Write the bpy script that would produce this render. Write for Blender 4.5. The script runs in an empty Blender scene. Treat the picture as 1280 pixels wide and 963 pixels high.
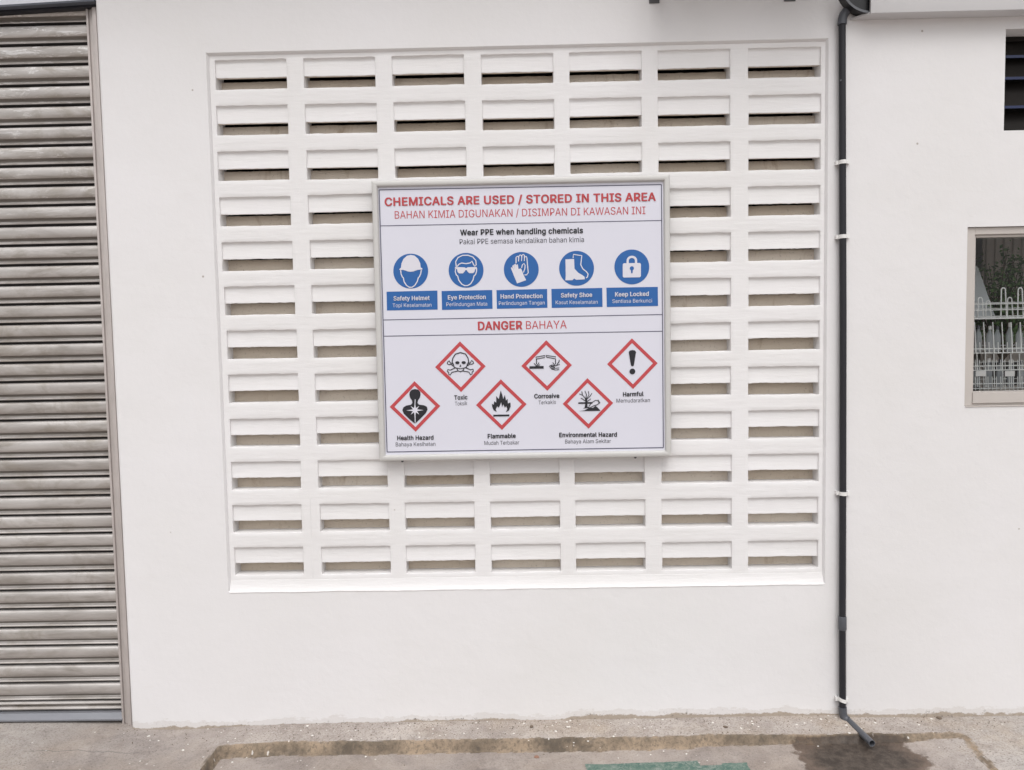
import bpy, bmesh, math, random
from mathutils import Vector, Matrix, noise
from mathutils.geometry import tessellate_polygon
R = math.radians
random.seed(7)
sc = bpy.context.scene
C = sc.collection

# ------------------------------------------------------------------ camera
FPX = 925.0                                   # focal length in photo pixels (1280 wide)
PITCH, YAW, ROLL = -0.0593726635, -0.0128550465, -0.0184033207
CAM = Vector((1.36056, -3.41253, -1.16192 + 2.96))
FWD = Vector((math.sin(YAW)*math.cos(PITCH), math.cos(YAW)*math.cos(PITCH), math.sin(PITCH)))
_r = Vector((math.cos(YAW), -math.sin(YAW), 0)); _u = _r.cross(FWD)
RT = _r*math.cos(ROLL) + _u*math.sin(ROLL); UP = -_r*math.sin(ROLL) + _u*math.cos(ROLL)
cam = bpy.data.objects.new('camera', bpy.data.cameras.new('camera')); C.objects.link(cam)
cam.matrix_world = Matrix(((RT.x, UP.x, -FWD.x, CAM.x), (RT.y, UP.y, -FWD.y, CAM.y), (RT.z, UP.z, -FWD.z, CAM.z), (0, 0, 0, 1)))
cam.data.sensor_width = 36; cam.data.lens = FPX/1280*36
cam.data.clip_start = .05; cam.data.clip_end = 2000
sc.camera = cam

def at(u, v, y=0.0, z=None):
    """point of the plane y=const (or z=const) that a photo pixel looks at"""
    d = FWD*FPX + RT*(u-640) - UP*(v-481.5)
    t = (y-CAM.y)/d.y if z is None else (z-CAM.z)/d.z
    return CAM + d*t

# ------------------------------------------------------------------ light
SUN_EL, SUN_AZ = R(58), R(-14)                # azimuth from the -Y direction, high and in front of the wall
w = bpy.data.worlds.new('World'); sc.world = w; w.use_nodes = True
nt = w.node_tree; bg = nt.nodes['Background']
sky = nt.nodes.new('ShaderNodeTexSky'); sky.sky_type = 'NISHITA'; sky.sun_disc = False
sky.sun_elevation = SUN_EL; sky.sun_rotation = math.pi + SUN_AZ
sky.dust_density = 4; sky.air_density = 1.0
hs = nt.nodes.new('ShaderNodeHueSaturation'); hs.inputs['Saturation'].default_value = .10   # grey overcast
nt.links.new(sky.outputs[0], hs.inputs['Color']); nt.links.new(hs.outputs[0], bg.inputs[0])
bg.inputs[1].default_value = .15
sun = bpy.data.objects.new('sun', bpy.data.lights.new('sun', 'SUN')); C.objects.link(sun)
sun.data.energy = 1.05; sun.data.angle = R(50); sun.data.color = (1, .975, .95)
sd = Vector((math.sin(SUN_AZ)*math.cos(SUN_EL), -math.cos(SUN_AZ)*math.cos(SUN_EL), math.sin(SUN_EL)))
sun.rotation_euler = sd.to_track_quat('Z', 'Y').to_euler()
sc.view_settings.view_transform = 'Standard'; sc.view_settings.look = 'None'
sc.view_settings.exposure = 0.03; sc.view_settings.gamma = 1.0

# ------------------------------------------------------------------ helpers
def tag(o, label=None, cat=None, group=None, kind=None):
    for k, v in (('label', label), ('category', cat), ('group', group), ('kind', kind)):
        if v: o[k] = v
    return o

def empty(name, loc, label=None, cat=None, group=None):
    o = bpy.data.objects.new(name, None); C.objects.link(o); o.location = loc
    o.empty_display_size = .1
    return tag(o, label, cat, group)

class MB:
    def __init__(s): s.v = []; s.f = []; s.m = []
    def add(s, vs, fs, mi=0):
        b = len(s.v); s.v += [tuple(p) for p in vs]; s.f += [tuple(b+i for i in f) for f in fs]; s.m += [mi]*len(fs); return s
    def box(s, a, b, mi=0):
        (x0, y0, z0), (x1, y1, z1) = a, b
        v = [(x0,y0,z0),(x1,y0,z0),(x1,y1,z0),(x0,y1,z0),(x0,y0,z1),(x1,y0,z1),(x1,y1,z1),(x0,y1,z1)]
        return s.add(v, [(0,3,2,1),(4,5,6,7),(0,1,5,4),(1,2,6,5),(2,3,7,6),(3,0,4,7)], mi)
    def tube(s, pts, r, n=10, caps=True, mi=0, closed=False):
        pts = [Vector(p) for p in pts]; rs = r if isinstance(r, (list, tuple)) else [r]*len(pts)
        vs = []; N = len(pts); ref = None
        for i, p in enumerate(pts):
            if closed: t = pts[(i+1) % N]-pts[i-1]
            else: t = pts[min(i+1, N-1)]-pts[max(i-1, 0)]
            t.normalize()
            if ref is None: ref = t.orthogonal().normalized()
            ref = (ref - t*ref.dot(t)).normalized(); q = t.cross(ref)
            for k in range(n):
                a = 2*math.pi*k/n; vs.append(p + (ref*math.cos(a)+q*math.sin(a))*rs[i])
        fs = []
        for i in range(N if closed else N-1):
            j = (i+1) % N
            for k in range(n): fs.append((i*n+k, i*n+(k+1) % n, j*n+(k+1) % n, j*n+k))
        if caps and not closed: fs += [tuple(range(n))[::-1], tuple((N-1)*n+k for k in range(n))]
        return s.add(vs, fs, mi)
    def prism_x(s, prof, x0, x1, mi=0, caps=True, cuts=1):
        """closed profile of (y, z) swept along x"""
        n = len(prof); vs = []
        for i in range(cuts+1):
            x = x0+(x1-x0)*i/cuts; vs += [(x, y, z) for y, z in prof]
        fs = [(i*n+k, i*n+(k+1) % n, (i+1)*n+(k+1) % n, (i+1)*n+k) for i in range(cuts) for k in range(n)]
        if caps: fs += [tuple(range(n))[::-1], tuple(cuts*n+k for k in range(n))]
        return s.add(vs, fs, mi)
    def mesh(s, name, mats, angle=35, bevel=0, seg=2, warp=None, merge=False):
        me = bpy.data.meshes.new(name); bm = bmesh.new()
        vv = [bm.verts.new(p) for p in s.v]
        for f, m in zip(s.f, s.m):
            try: q = bm.faces.new([vv[i] for i in f]); q.material_index = m
            except ValueError: pass
        if merge: bmesh.ops.remove_doubles(bm, verts=bm.verts[:], dist=1e-6)
        bmesh.ops.recalc_face_normals(bm, faces=bm.faces[:])
        if bevel:
            es = [e for e in bm.edges if len(e.link_faces) == 2 and e.calc_face_angle(0) > R(40)]
            bmesh.ops.bevel(bm, geom=es, offset=bevel, segments=seg, affect='EDGES', profile=.5)
        if warp:
            for q in bm.verts: q.co += warp(q.co)
        bm.to_mesh(me); bm.free()
        for m in (mats if isinstance(mats, (list, tuple)) else [mats]): me.materials.append(m)
        for p in me.polygons: p.use_smooth = True
        me.set_sharp_from_angle(angle=R(angle))
        return me
    def build(s, name, mats, parent=None, **k):
        return link(name, s.mesh(name, mats, **k), parent)

def link(name, me, parent=None, loc=None):
    o = bpy.data.objects.new(name, me); C.objects.link(o)
    if parent:
        o.parent = parent; bpy.context.view_layer.update
        if loc is None:
            o.matrix_parent_inverse = parent_inv(parent)
        else: o.location = loc
    elif loc is not None: o.location = loc
    return o

def parent_inv(p):
    # world matrix from the chain of plain translations used in this script
    M = Matrix.Identity(4); q = p; chain = []
    while q: chain.append(q); q = q.parent
    for q in reversed(chain): M = M @ q.matrix_parent_inverse @ q.matrix_basis
    return M.inverted()

def ring_wall(mb, x0, x1, z0, z1, holes, y, mi=0, step=.25):
    """front sheet at y with rectangular holes, cut into cells"""
    xs = sorted({x0, x1} | {h[0] for h in holes} | {h[1] for h in holes})
    zs = sorted({z0, z1} | {h[2] for h in holes} | {h[3] for h in holes})
    idx = {}
    def V(x, z):
        k = (round(x, 4), round(z, 4))
        if k not in idx: idx[k] = len(mb.v); mb.v.append((x, y, z))
        return idx[k]
    for i in range(len(xs)-1):
        for j in range(len(zs)-1):
            cx, cz = (xs[i]+xs[i+1])/2, (zs[j]+zs[j+1])/2
            if any(h[0] < cx < h[1] and h[2] < cz < h[3] for h in holes): continue
            mb.f.append((V(xs[i], zs[j]), V(xs[i+1], zs[j]), V(xs[i+1], zs[j+1]), V(xs[i], zs[j+1]))); mb.m.append(mi)

def nz(v, f, s=0): return noise.noise(Vector(v)*f + Vector((s*7.3, s*3.1, s*5.7)))

# ------------------------------------------------------------------ materials
def material(name):
    m = bpy.data.materials.new(name); m.use_nodes = True
    t = m.node_tree; return m, t, t.nodes['Principled BSDF'], t.nodes, t.links

def ramp(N, L, src, a, b, ca, cb):
    r = N.new('ShaderNodeValToRGB'); L.new(src, r.inputs[0])
    r.color_ramp.elements[0].position = a; r.color_ramp.elements[1].position = b
    r.color_ramp.elements[0].color = (*ca, 1) if len(ca) == 3 else ca
    r.color_ramp.elements[1].color = (*cb, 1) if len(cb) == 3 else cb
    return r.outputs[0]
def mixc(N, L, fac, a, b, mode='MIX'):
    m = N.new('ShaderNodeMix'); m.data_type = 'RGBA'; m.blend_type = mode
    for i, x in ((0, fac), (6, a), (7, b)):
        if isinstance(x, (int, float)): m.inputs[i].default_value = x
        elif isinstance(x, tuple): m.inputs[i].default_value = (*x, 1)
        else: L.new(x, m.inputs[i])
    return m.outputs[2]
def noise_tex(N, L, scale, detail=4, rough=.55, vec=None, dist=0):
    n = N.new('ShaderNodeTexNoise'); n.inputs['Scale'].default_value = scale
    n.inputs['Detail'].default_value = detail; n.inputs['Roughness'].default_value = rough
    n.inputs['Distortion'].default_value = dist
    if vec is not None: L.new(vec, n.inputs['Vector'])
    return n.outputs[0]
def geo(N): return N.new('ShaderNodeNewGeometry').outputs['Position']
def mapping(N, L, src, scale=(1,1,1), loc=(0,0,0)):
    m = N.new('ShaderNodeMapping'); L.new(src, m.inputs[0]); m.inputs['Scale'].default_value = scale
    m.inputs['Location'].default_value = loc; return m.outputs[0]
def bump(N, L, b, h, dist, strength=1, prev=None):
    n = N.new('ShaderNodeBump'); n.inputs['Distance'].default_value = dist; n.inputs['Strength'].default_value = strength
    L.new(h, n.inputs['Height'])
    if prev is not None: L.new(prev, n.inputs['Normal'])
    if b is not None: L.new(n.outputs[0], b.inputs['Normal'])
    return n.outputs[0]
def math_n(N, L, op, a, b=None, clamp=False):
    m = N.new('ShaderNodeMath'); m.operation = op; m.use_clamp = clamp
    for i, x in enumerate((a, b)):
        if x is None: continue
        if isinstance(x, (int, float)): m.inputs[i].default_value = x
        else: L.new(x, m.inputs[i])
    return m.outputs[0]

def wall_paint(name, col, worn=True, streak=(1, 1, 1)):
    m, t, b, N, L = material(name); P = geo(N)
    tint = tuple(c*.965 for c in col)
    c = mixc(N, L, ramp(N, L, noise_tex(N, L, 1.1, 5, .6, P), .35, .68, (0,0,0), (1,1,1)), col, (tint[0], tint[1]*1.0, tint[2]*.985))
    # faint horizontal wipes and scuffs
    sc_ = noise_tex(N, L, 3.2, 6, .7, mapping(N, L, P, (1, 1, 5)), 1.2)
    c = mixc(N, L, ramp(N, L, sc_, .60, .74, (0,0,0), (.20,.20,.20)), c, (col[0]*.86, col[1]*.84, col[2]*.81))
    # sparse pin marks
    sp = N.new('ShaderNodeTexVoronoi'); sp.inputs['Scale'].default_value = 5.5; L.new(P, sp.inputs['Vector'])
    dens = noise_tex(N, L, 2.3, 2, .5, P)
    pm = math_n(N, L, 'MULTIPLY', ramp(N, L, sp.outputs['Distance'], .02, .034, (.8,.8,.8), (0,0,0)), ramp(N, L, dens, .46, .50, (0,0,0), (1,1,1)))
    c = mixc(N, L, pm, c, (.36, .31, .27))
    if worn:   # chipped paint where the wall meets the concrete
        sx = N.new('ShaderNodeSeparateXYZ'); L.new(P, sx.inputs[0])
        nn = noise_tex(N, L, 16, 8, .75, mapping(N, L, P, (.45, 1, 1)))
        lo = noise_tex(N, L, 1.7, 2, .5, mapping(N, L, P, (1, 0, 0)))
        fl_ = N.new('ShaderNodeMapRange'); L.new(sx.outputs['X'], fl_.inputs[0]); fl_.inputs[1].default_value = -.4; fl_.inputs[2].default_value = 1.2; fl_.inputs[3].default_value = -.079; fl_.inputs[4].default_value = -.058
        up_ = N.new('ShaderNodeMapRange'); L.new(sx.outputs['X'], up_.inputs[0]); up_.inputs[1].default_value = 1.4; up_.inputs[2].default_value = 1.8; up_.inputs[3].default_value = 0; up_.inputs[4].default_value = .013
        edge = math_n(N, L, 'ADD', math_n(N, L, 'ADD', math_n(N, L, 'MULTIPLY', nn, .075), math_n(N, L, 'MULTIPLY', lo, .050)), up_.outputs[0])
        d = math_n(N, L, 'SUBTRACT', sx.outputs['Z'], math_n(N, L, 'ADD', edge, fl_.outputs[0]))
        k = ramp(N, L, d, .0, .003, (1,1,1), (0,0,0))
        conc = mixc(N, L, noise_tex(N, L, 60, 4, .7, P), (.24, .185, .135), (.50, .43, .36))
        c = mixc(N, L, k, c, conc)
        grime = ramp(N, L, math_n(N, L, 'ADD', d, math_n(N, L, 'MULTIPLY', nn, -.05)), -.035, -.008, (.26,.26,.26), (0,0,0))
        c = mixc(N, L, grime, c, (.50, .45, .40))
        gr = noise_tex(N, L, 55, 3, .8, P)      # gritty black specks in the splash band
        g2 = math_n(N, L, 'MULTIPLY', ramp(N, L, gr, .585, .63, (0,0,0), (1,1,1)), ramp(N, L, d, .0, .028, (1,1,1), (0,0,0)))
        c = mixc(N, L, math_n(N, L, 'MULTIPLY', g2, ramp(N, L, lo, .42, .6, (.1,.1,.1), (1,1,1))), c, (.20, .18, .16))
    L.new(c, b.inputs['Base Color']); b.inputs['Roughness'].default_value = .55
    b.inputs['Specular IOR Level'].default_value = .3
    n1 = bump(N, L, None, noise_tex(N, L, 2.6, 4, .55, P), .014, .4)
    n2 = bump(N, L, None, noise_tex(N, L, 14, 5, .6, mapping(N, L, P, streak)), .004, .45, n1)
    bump(N, L, b, noise_tex(N, L, 150, 3, .6, P), .0007, .5, n2)
    return m

M_wall = wall_paint('white_wall_paint', (.795, .782, .795))
M_wall2 = wall_paint('warm_white_wall_paint', (.77, .756, .766))
M_block = wall_paint('white_block_paint', (.81, .797, .805), worn=False, streak=(.5, 1, 4))

def simple(name, col, rough=.6, metal=0, var=.12, scale=9, bmp=.0006, stretch=(1,1,1), spec=.5):
    m, t, b, N, L = material(name); P = geo(N)
    n = noise_tex(N, L, scale, 5, .65, mapping(N, L, P, stretch))
    d = tuple(max(0, c*(1-var)) for c in col); e = tuple(min(1, c*(1+var)) for c in col)
    L.new(mixc(N, L, n, d, e), b.inputs['Base Color'])
    r = N.new('ShaderNodeMapRange'); L.new(n, r.inputs[0]); r.inputs[3].default_value = max(0, rough-.1); r.inputs[4].default_value = min(1, rough+.1)
    L.new(r.outputs[0], b.inputs['Roughness']); b.inputs['Metallic'].default_value = metal
    b.inputs['Specular IOR Level'].default_value = spec
    if bmp: bump(N, L, b, noise_tex(N, L, scale*12, 3, .6, P), bmp, .5)
    return m

def bare_block():
    m, t, b, N, L = material('bare_dusty_block'); P = geo(N); oi = N.new('ShaderNodeObjectInfo').outputs['Random']
    c = mixc(N, L, noise_tex(N, L, 6, 5, .65, P), (.68, .60, .51), (.84, .77, .68))
    c = mixc(N, L, oi, c, mixc(N, L, .5, c, (.50, .40, .29)))
    st = noise_tex(N, L, 5, 5, .7, mapping(N, L, P, (1, 1, .3), (3, 0, 1)), 1.5)
    c = mixc(N, L, ramp(N, L, st, .58, .72, (0,0,0), (.6,.6,.6)), c, (.36, .25, .15))
    gr = noise_tex(N, L, 90, 3, .7, P)
    c = mixc(N, L, ramp(N, L, gr, .6, .7, (0,0,0), (.4,.4,.4)), c, (.25, .20, .16))
    L.new(c, b.inputs['Base Color']); b.inputs['Roughness'].default_value = .9
    bump(N, L, b, noise_tex(N, L, 60, 4, .7, P), .002, .6); return m
M_bare = bare_block()
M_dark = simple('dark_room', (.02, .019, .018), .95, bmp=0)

def shutter_metal():
    m, t, b, N, L = material('worn_galvanised_steel'); P = geo(N)
    n = noise_tex(N, L, 2.5, 5, .6, mapping(N, L, P, (1.0, 1, 4)), .4)
    c = mixc(N, L, ramp(N, L, n, .3, .7, (0,0,0), (1,1,1)), (.44, .41, .39), (.63, .60, .58))
    s = noise_tex(N, L, 3.5, 4, .6, mapping(N, L, P, (1.0, 1, 5), (5, 2, 3)), .5)
    c = mixc(N, L, ramp(N, L, s, .50, .70, (0,0,0), (.65,.65,.65)), c, (.29, .26, .23))
    s2 = noise_tex(N, L, 2.2, 6, .7, mapping(N, L, P, (1.6, 1, 3), (9, 1, 4)), 1.0)
    c = mixc(N, L, ramp(N, L, s2, .50, .66, (0,0,0), (.6,.6,.6)), c, (.34, .30, .255))
    # grimy end of the slats near the guide
    sx = N.new('ShaderNodeSeparateXYZ'); L.new(P, sx.inputs[0])
    e = math_n(N, L, 'ADD', sx.outputs['X'], math_n(N, L, 'MULTIPLY', noise_tex(N, L, 14, 5, .7, P), .16))
    c = mixc(N, L, ramp(N, L, e, -.63, -.52, (0,0,0), (.55,.55,.55)), c, (.27, .25, .21))
    w_ = noise_tex(N, L, 5, 5, .8, mapping(N, L, P, (1.2, 1, 7), (1, 7, 9)), 1.2)
    hz = N.new('ShaderNodeMapRange'); L.new(sx.outputs['Z'], hz.inputs[0]); hz.inputs[1].default_value = 2.0; hz.inputs[2].default_value = 3.2; hz.inputs[3].default_value = .06; hz.inputs[4].default_value = 1
    c = mixc(N, L, math_n(N, L, 'MULTIPLY', ramp(N, L, w_, .54, .60, (0,0,0), (.85,.85,.85)), hz.outputs[0]), c, (.80, .78, .77))   # lime and paint smears
    L.new(c, b.inputs['Base Color']); b.inputs['Metallic'].default_value = .55
    rr = N.new('ShaderNodeMapRange'); L.new(n, rr.inputs[0]); rr.inputs[3].default_value = .36; rr.inputs[4].default_value = .58
    L.new(rr.outputs[0], b.inputs['Roughness'])
    bump(N, L, b, noise_tex(N, L, 8, 3, .5, mapping(N, L, P, (1, 1, 3))), .0010, .3); return m
M_slat = shutter_metal()
M_groove = simple('shaded_grimy_groove_steel', (.20, .178, .158), .65, .2, .35, 6, .001, (1, 1, 5))  # dark steel for groove dirt and painted undercut shade
M_gap = simple('shaded_interlock_gap', (.035, .030, .030), .7, 0, .3, 6, 0)  # shade between slats painted nearly black
M_guide = simple('dull_steel_guide', (.52, .475, .455), .55, .15, .3, 5, .001, (3, 3, 1))
M_bar = simple('blue_grey_bottom_rail', (.235, .24, .265), .5, .3, .2, 5, .0005, (1, 1, 5))
M_hood = simple('pale_blue_grey_hood', (.70, .72, .78), .5, 0, .05, 4)
M_hoodlip = simple('dark_rubber_lip', (.10, .11, .135), .6)

def concrete():
    m, t, b, N, L = material('worn_concrete_ground'); P = geo(N)
    sx = N.new('ShaderNodeSeparateXYZ'); L.new(P, sx.inputs[0])
    big = noise_tex(N, L, 1.9, 6, .65, P, .6)
    c = mixc(N, L, ramp(N, L, big, .32, .68, (0,0,0), (1,1,1)), (.36, .31, .28), (.56, .505, .465))
    lf = N.new('ShaderNodeMapRange'); L.new(sx.outputs['X'], lf.inputs[0]); lf.inputs[1].default_value = .1; lf.inputs[2].default_value = -.5
    c = mixc(N, L, math_n(N, L, 'MULTIPLY', lf.outputs[0], .65), c, mixc(N, L, noise_tex(N, L, 4, 6, .65, P), (.41, .385, .365), (.58, .55, .525)))
    rf = N.new('ShaderNodeMapRange'); L.new(sx.outputs['X'], rf.inputs[0]); rf.inputs[1].default_value = 3.1; rf.inputs[2].default_value = 3.45
    c = mixc(N, L, math_n(N, L, 'MULTIPLY', rf.outputs[0], .7), c, mixc(N, L, noise_tex(N, L, 4, 6, .65, P), (.42, .395, .375), (.54, .51, .49)))
    tan = noise_tex(N, L, 2.6, 5, .6, mapping(N, L, P, (1, 1, 1), (4, 1, 0)))
    c = mixc(N, L, ramp(N, L, tan, .46, .66, (0,0,0), (.55,.55,.55)), c, (.42, .33, .24))
    med = noise_tex(N, L, 17, 6, .7, P)
    c = mixc(N, L, ramp(N, L, med, .35, .7, (.30,.30,.30), (0,0,0)), c, (.16, .135, .12))
    gr = noise_tex(N, L, 130, 3, .75, P)
    c = mixc(N, L, ramp(N, L, gr, .54, .64, (0,0,0), (.75,.75,.75)), c, (.12, .10, .09))
    c = mixc(N, L, ramp(N, L, gr, .34, .42, (.45,.45,.45), (0,0,0)), c, (.58, .55, .52))
    sxx = math_n(N, L, 'DIVIDE', math_n(N, L, 'SUBTRACT', sx.outputs['X'], 1.22), .42)
    syy = math_n(N, L, 'DIVIDE', math_n(N, L, 'SUBTRACT', sx.outputs['Y'], -.36), .17)
    sr = math_n(N, L, 'ADD', math_n(N, L, 'ADD', math_n(N, L, 'MULTIPLY', sxx, sxx), math_n(N, L, 'MULTIPLY', syy, syy)), math_n(N, L, 'MULTIPLY', noise_tex(N, L, 9, 6, .7, P), 1.6))
    c = mixc(N, L, ramp(N, L, sr, .9, 1.9, (.7,.7,.7), (0,0,0)), c, (.17, .145, .14))
    mo = noise_tex(N, L, 7, 7, .75, P, 1.2)
    c = mixc(N, L, ramp(N, L, mo, .52, .66, (0,0,0), (.5,.5,.5)), c, (.24, .20, .175))
    c = mixc(N, L, ramp(N, L, mo, .30, .42, (.4,.4,.4), (0,0,0)), c, (.60, .56, .53))
    # crumbling brown face of the step: moss and dirt, below the top of the ledge and on the slope
    g = N.new('ShaderNodeNewGeometry'); sn = N.new('ShaderNodeSeparateXYZ'); L.new(g.outputs['True Normal'], sn.inputs[0])
    f = ramp(N, L, sn.outputs['Z'], .86, .992, (1,1,1), (0,0,0))
    br = mixc(N, L, ramp(N, L, noise_tex(N, L, 3.2, 6, .75, P), .40, .62, (0,0,0), (1,1,1)), (.12, .095, .07), (.36, .275, .195))
    br = mixc(N, L, ramp(N, L, noise_tex(N, L, 60, 5, .8, P), .48, .64, (0,0,0), (.7,.7,.7)), br, (.09, .074, .058))
    bay = N.new('ShaderNodeMapRange'); L.new(math_n(N, L, 'ADD', sx.outputs['Z'], math_n(N, L, 'MULTIPLY', noise_tex(N, L, 30, 4, .7, P), .012)), bay.inputs[0]); bay.inputs[1].default_value = .0; bay.inputs[2].default_value = -.012
    c = mixc(N, L, math_n(N, L, 'MULTIPLY', bay.outputs[0], .55), c, mixc(N, L, ramp(N, L, noise_tex(N, L, 3.4, 6, .7, P, .8), .35, .65, (0,0,0), (1,1,1)), (.18, .15, .14), (.40, .345, .31)))
    f = math_n(N, L, 'ADD', f, math_n(N, L, 'MULTIPLY', math_n(N, L, 'SUBTRACT', noise_tex(N, L, 24, 5, .75, P), .42), ramp(N, L, f, .0, .5, (0,0,0), (1.2,1.2,1.2))), True)
    c = mixc(N, L, math_n(N, L, 'MULTIPLY', f, .95), c, br)
    # white paint drips and lime flecks
    v = N.new('ShaderNodeTexVoronoi'); v.inputs['Scale'].default_value = 26; L.new(mapping(N, L, P, (1, 1, 0)), v.inputs['Vector'])
    wn = math_n(N, L, 'ADD', v.outputs['Distance'], math_n(N, L, 'MULTIPLY', noise_tex(N, L, 90, 3, .7, P), .16))
    vm = N.new('ShaderNodeSeparateColor'); L.new(v.outputs['Color'], vm.inputs[0])
    fl = math_n(N, L, 'MULTIPLY', ramp(N, L, wn, .17, .20, (1,1,1), (0,0,0)), ramp(N, L, vm.outputs[0], .60, .62, (0,0,0), (1,1,1)))
    nearw = N.new('ShaderNodeMapRange'); L.new(sx.outputs['Y'], nearw.inputs[0]); nearw.inputs[1].default_value = -.6; nearw.inputs[2].default_value = -.15; nearw.inputs[3].default_value = .15; nearw.inputs[4].default_value = .75
    c = mixc(N, L, math_n(N, L, 'MULTIPLY', fl, nearw.outputs[0]), c, (.72, .69, .66))
    # hairline crack across the apron on the left
    ck = noise_tex(N, L, 3.5, 5, .65, mapping(N, L, P, (1, 0, 0)))
    cy = math_n(N, L, 'ADD', math_n(N, L, 'MULTIPLY', ck, .10), -.245)
    cd = math_n(N, L, 'ABSOLUTE', math_n(N, L, 'SUBTRACT', sx.outputs['Y'], cy))
    cm = math_n(N, L, 'MULTIPLY', ramp(N, L, cd, .0012, .0035, (1,1,1), (0,0,0)), ramp(N, L, sx.outputs['X'], -.42, -.36, (1,1,1), (0,0,0)) )
    cm2 = N.new('ShaderNodeMapRange'); L.new(sx.outputs['X'], cm2.inputs[0]); cm2.inputs[1].default_value = -.95; cm2.inputs[2].default_value = -.86
    xl = N.new('ShaderNodeMapRange'); L.new(sx.outputs['X'], xl.inputs[0]); xl.inputs[1].default_value = -.34; xl.inputs[2].default_value = -.40
    cm = math_n(N, L, 'MULTIPLY', ramp(N, L, cd, .0012, .0035, (1,1,1), (0,0,0)), math_n(N, L, 'MULTIPLY', cm2.outputs[0], xl.outputs[0]))
    c = mixc(N, L, math_n(N, L, 'MULTIPLY', cm, .75), c, (.13, .12, .12))
    # wet patch under the drain outlet
    wx = math_n(N, L, 'DIVIDE', math_n(N, L, 'SUBTRACT', sx.outputs['X'], 2.80), .30)
    wy = math_n(N, L, 'DIVIDE', math_n(N, L, 'SUBTRACT', sx.outputs['Y'], -.30), .20)
    rr = math_n(N, L, 'SQRT', math_n(N, L, 'ADD', math_n(N, L, 'MULTIPLY', wx, wx), math_n(N, L, 'MULTIPLY', wy, wy)))
    wob = math_n(N, L, 'ADD', math_n(N, L, 'MULTIPLY', noise_tex(N, L, 7, 5, .6, P), 1.1), math_n(N, L, 'MULTIPLY', noise_tex(N, L, 30, 3, .6, P), .16))
    rw = math_n(N, L, 'ADD', rr, math_n(N, L, 'SUBTRACT', wob, .63))
    wet = ramp(N, L, rw, .93, 1.02, (1,1,1), (0,0,0))
    shelf = N.new('ShaderNodeMapRange'); L.new(sx.outputs['Z'], shelf.inputs[0]); shelf.inputs[1].default_value = .006; shelf.inputs[2].default_value = -.004
    wet = math_n(N, L, 'MULTIPLY', wet, shelf.outputs[0])
    c = mixc(N, L, wet, c, mixc(N, L, .97, c, (.42, .35, .30), 'MULTIPLY'))
    inner = ramp(N, L, math_n(N, L, 'ADD', rw, math_n(N, L, 'MULTIPLY', math_n(N, L, 'SUBTRACT', noise_tex(N, L, 12, 6, .7, P), .5), .9)), .55, 1.10, (.92,.92,.92), (0,0,0))
    c = mixc(N, L, math_n(N, L, 'MULTIPLY', inner, wet), c, mixc(N, L, ramp(N, L, noise_tex(N, L, 26, 6, .75, P), .4, .65, (0,0,0), (1,1,1)), (.035, .027, .022), (.10, .08, .066)))
    L.new(c, b.inputs['Base Color'])
    ro = N.new('ShaderNodeMapRange'); L.new(wet, ro.inputs[0]); ro.inputs[3].default_value = .88; ro.inputs[4].default_value = .55
    L.new(ro.outputs[0], b.inputs['Roughness']); b.inputs['Specular IOR Level'].default_value = .35
    n1 = bump(N, L, None, med, .006, .6)
    bump(N, L, b, gr, .002, .7, n1)
    return m
M_ground = concrete()

M_white_print = simple('white_print', (.70, .69, .76), .45, 0, .015, 3, 0)
M_panel = simple('white_sign_sheet', (.70, .70, .785), .38, 0, .02, 2, 0)
M_red = simple('red_print', (.52, .062, .072), .45, 0, .06, 20, 0)
M_blue = simple('blue_print', (.018, .118, .375), .4, 0, .04, 20, 0)
M_black = simple('black_print', (.014, .014, .02), .45, 0, .1, 20, 0)
M_grey_print = simple('thin_black_print', (.05, .05, .065), .45, 0, .1, 20, 0)
M_line = simple('ruled_line_print', (.09, .09, .14), .45, 0, .1, 20, 0)
M_alu = simple('satin_aluminium', (.59, .58, .565), .5, .12, .04, 8, .0002, (1, 1, 6))
M_pipe = simple('dark_grey_pvc', (.024, .024, .029), .5, 0, .15, 10, .0002, spec=.3)
M_fit = simple('mid_grey_pvc_fitting', (.085, .09, .105), .42, 0, .15, 12, .0003)
M_clip = simple('white_plastic_clip', (.78, .77, .76), .45, 0, .05, 20, .0003)
M_fascia = simple('pale_grey_metal_fascia', (.60, .59, .60), .5, .1, .04, 3, .0003)
M_gutter = simple('black_gutter', (.008, .008, .009), .4, 0, .1, 9, 0)
M_rim = simple('grey_gutter_rim', (.13, .135, .15), .4)
M_bracket = simple('dark_grey_bracket', (.10, .10, .105), .5, .3)
M_frame = simple('beige_grey_window_frame', (.52, .48, .45), .5, 0, .05, 6, .0003)
M_wire = simple('white_coated_wire', (.86, .87, .86), .35, 0, .06, 30, 0)
M_bronze = simple('dark_bronze_frame', (.014, .012, .011), .6, spec=.12)
M_bluegl = simple('blue_glass_edge', (.012, .02, .075), .25)
M_card = simple('pale_card', (.62, .66, .68), .6, 0, .1, 6)
M_leaf = simple('dark_green_leaf', (.10, .18, .06), .5, 0, .5, 25, 0)
M_stem = simple('brown_stem', (.09, .065, .04), .8)
M_rib = simple('ribbed_grey_brown_metal', (.62, .56, .51), .6)
M_int = simple('pale_interior', (.62, .60, .58), .85)
M_chip = simple('paint_chip_white', (.75, .72, .68), .7)
M_stone = simple('brown_pebble', (.17, .13, .10), .85, 0, .4, 60)
M_pot = simple('reddish_stone', (.30, .17, .12), .8)

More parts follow.
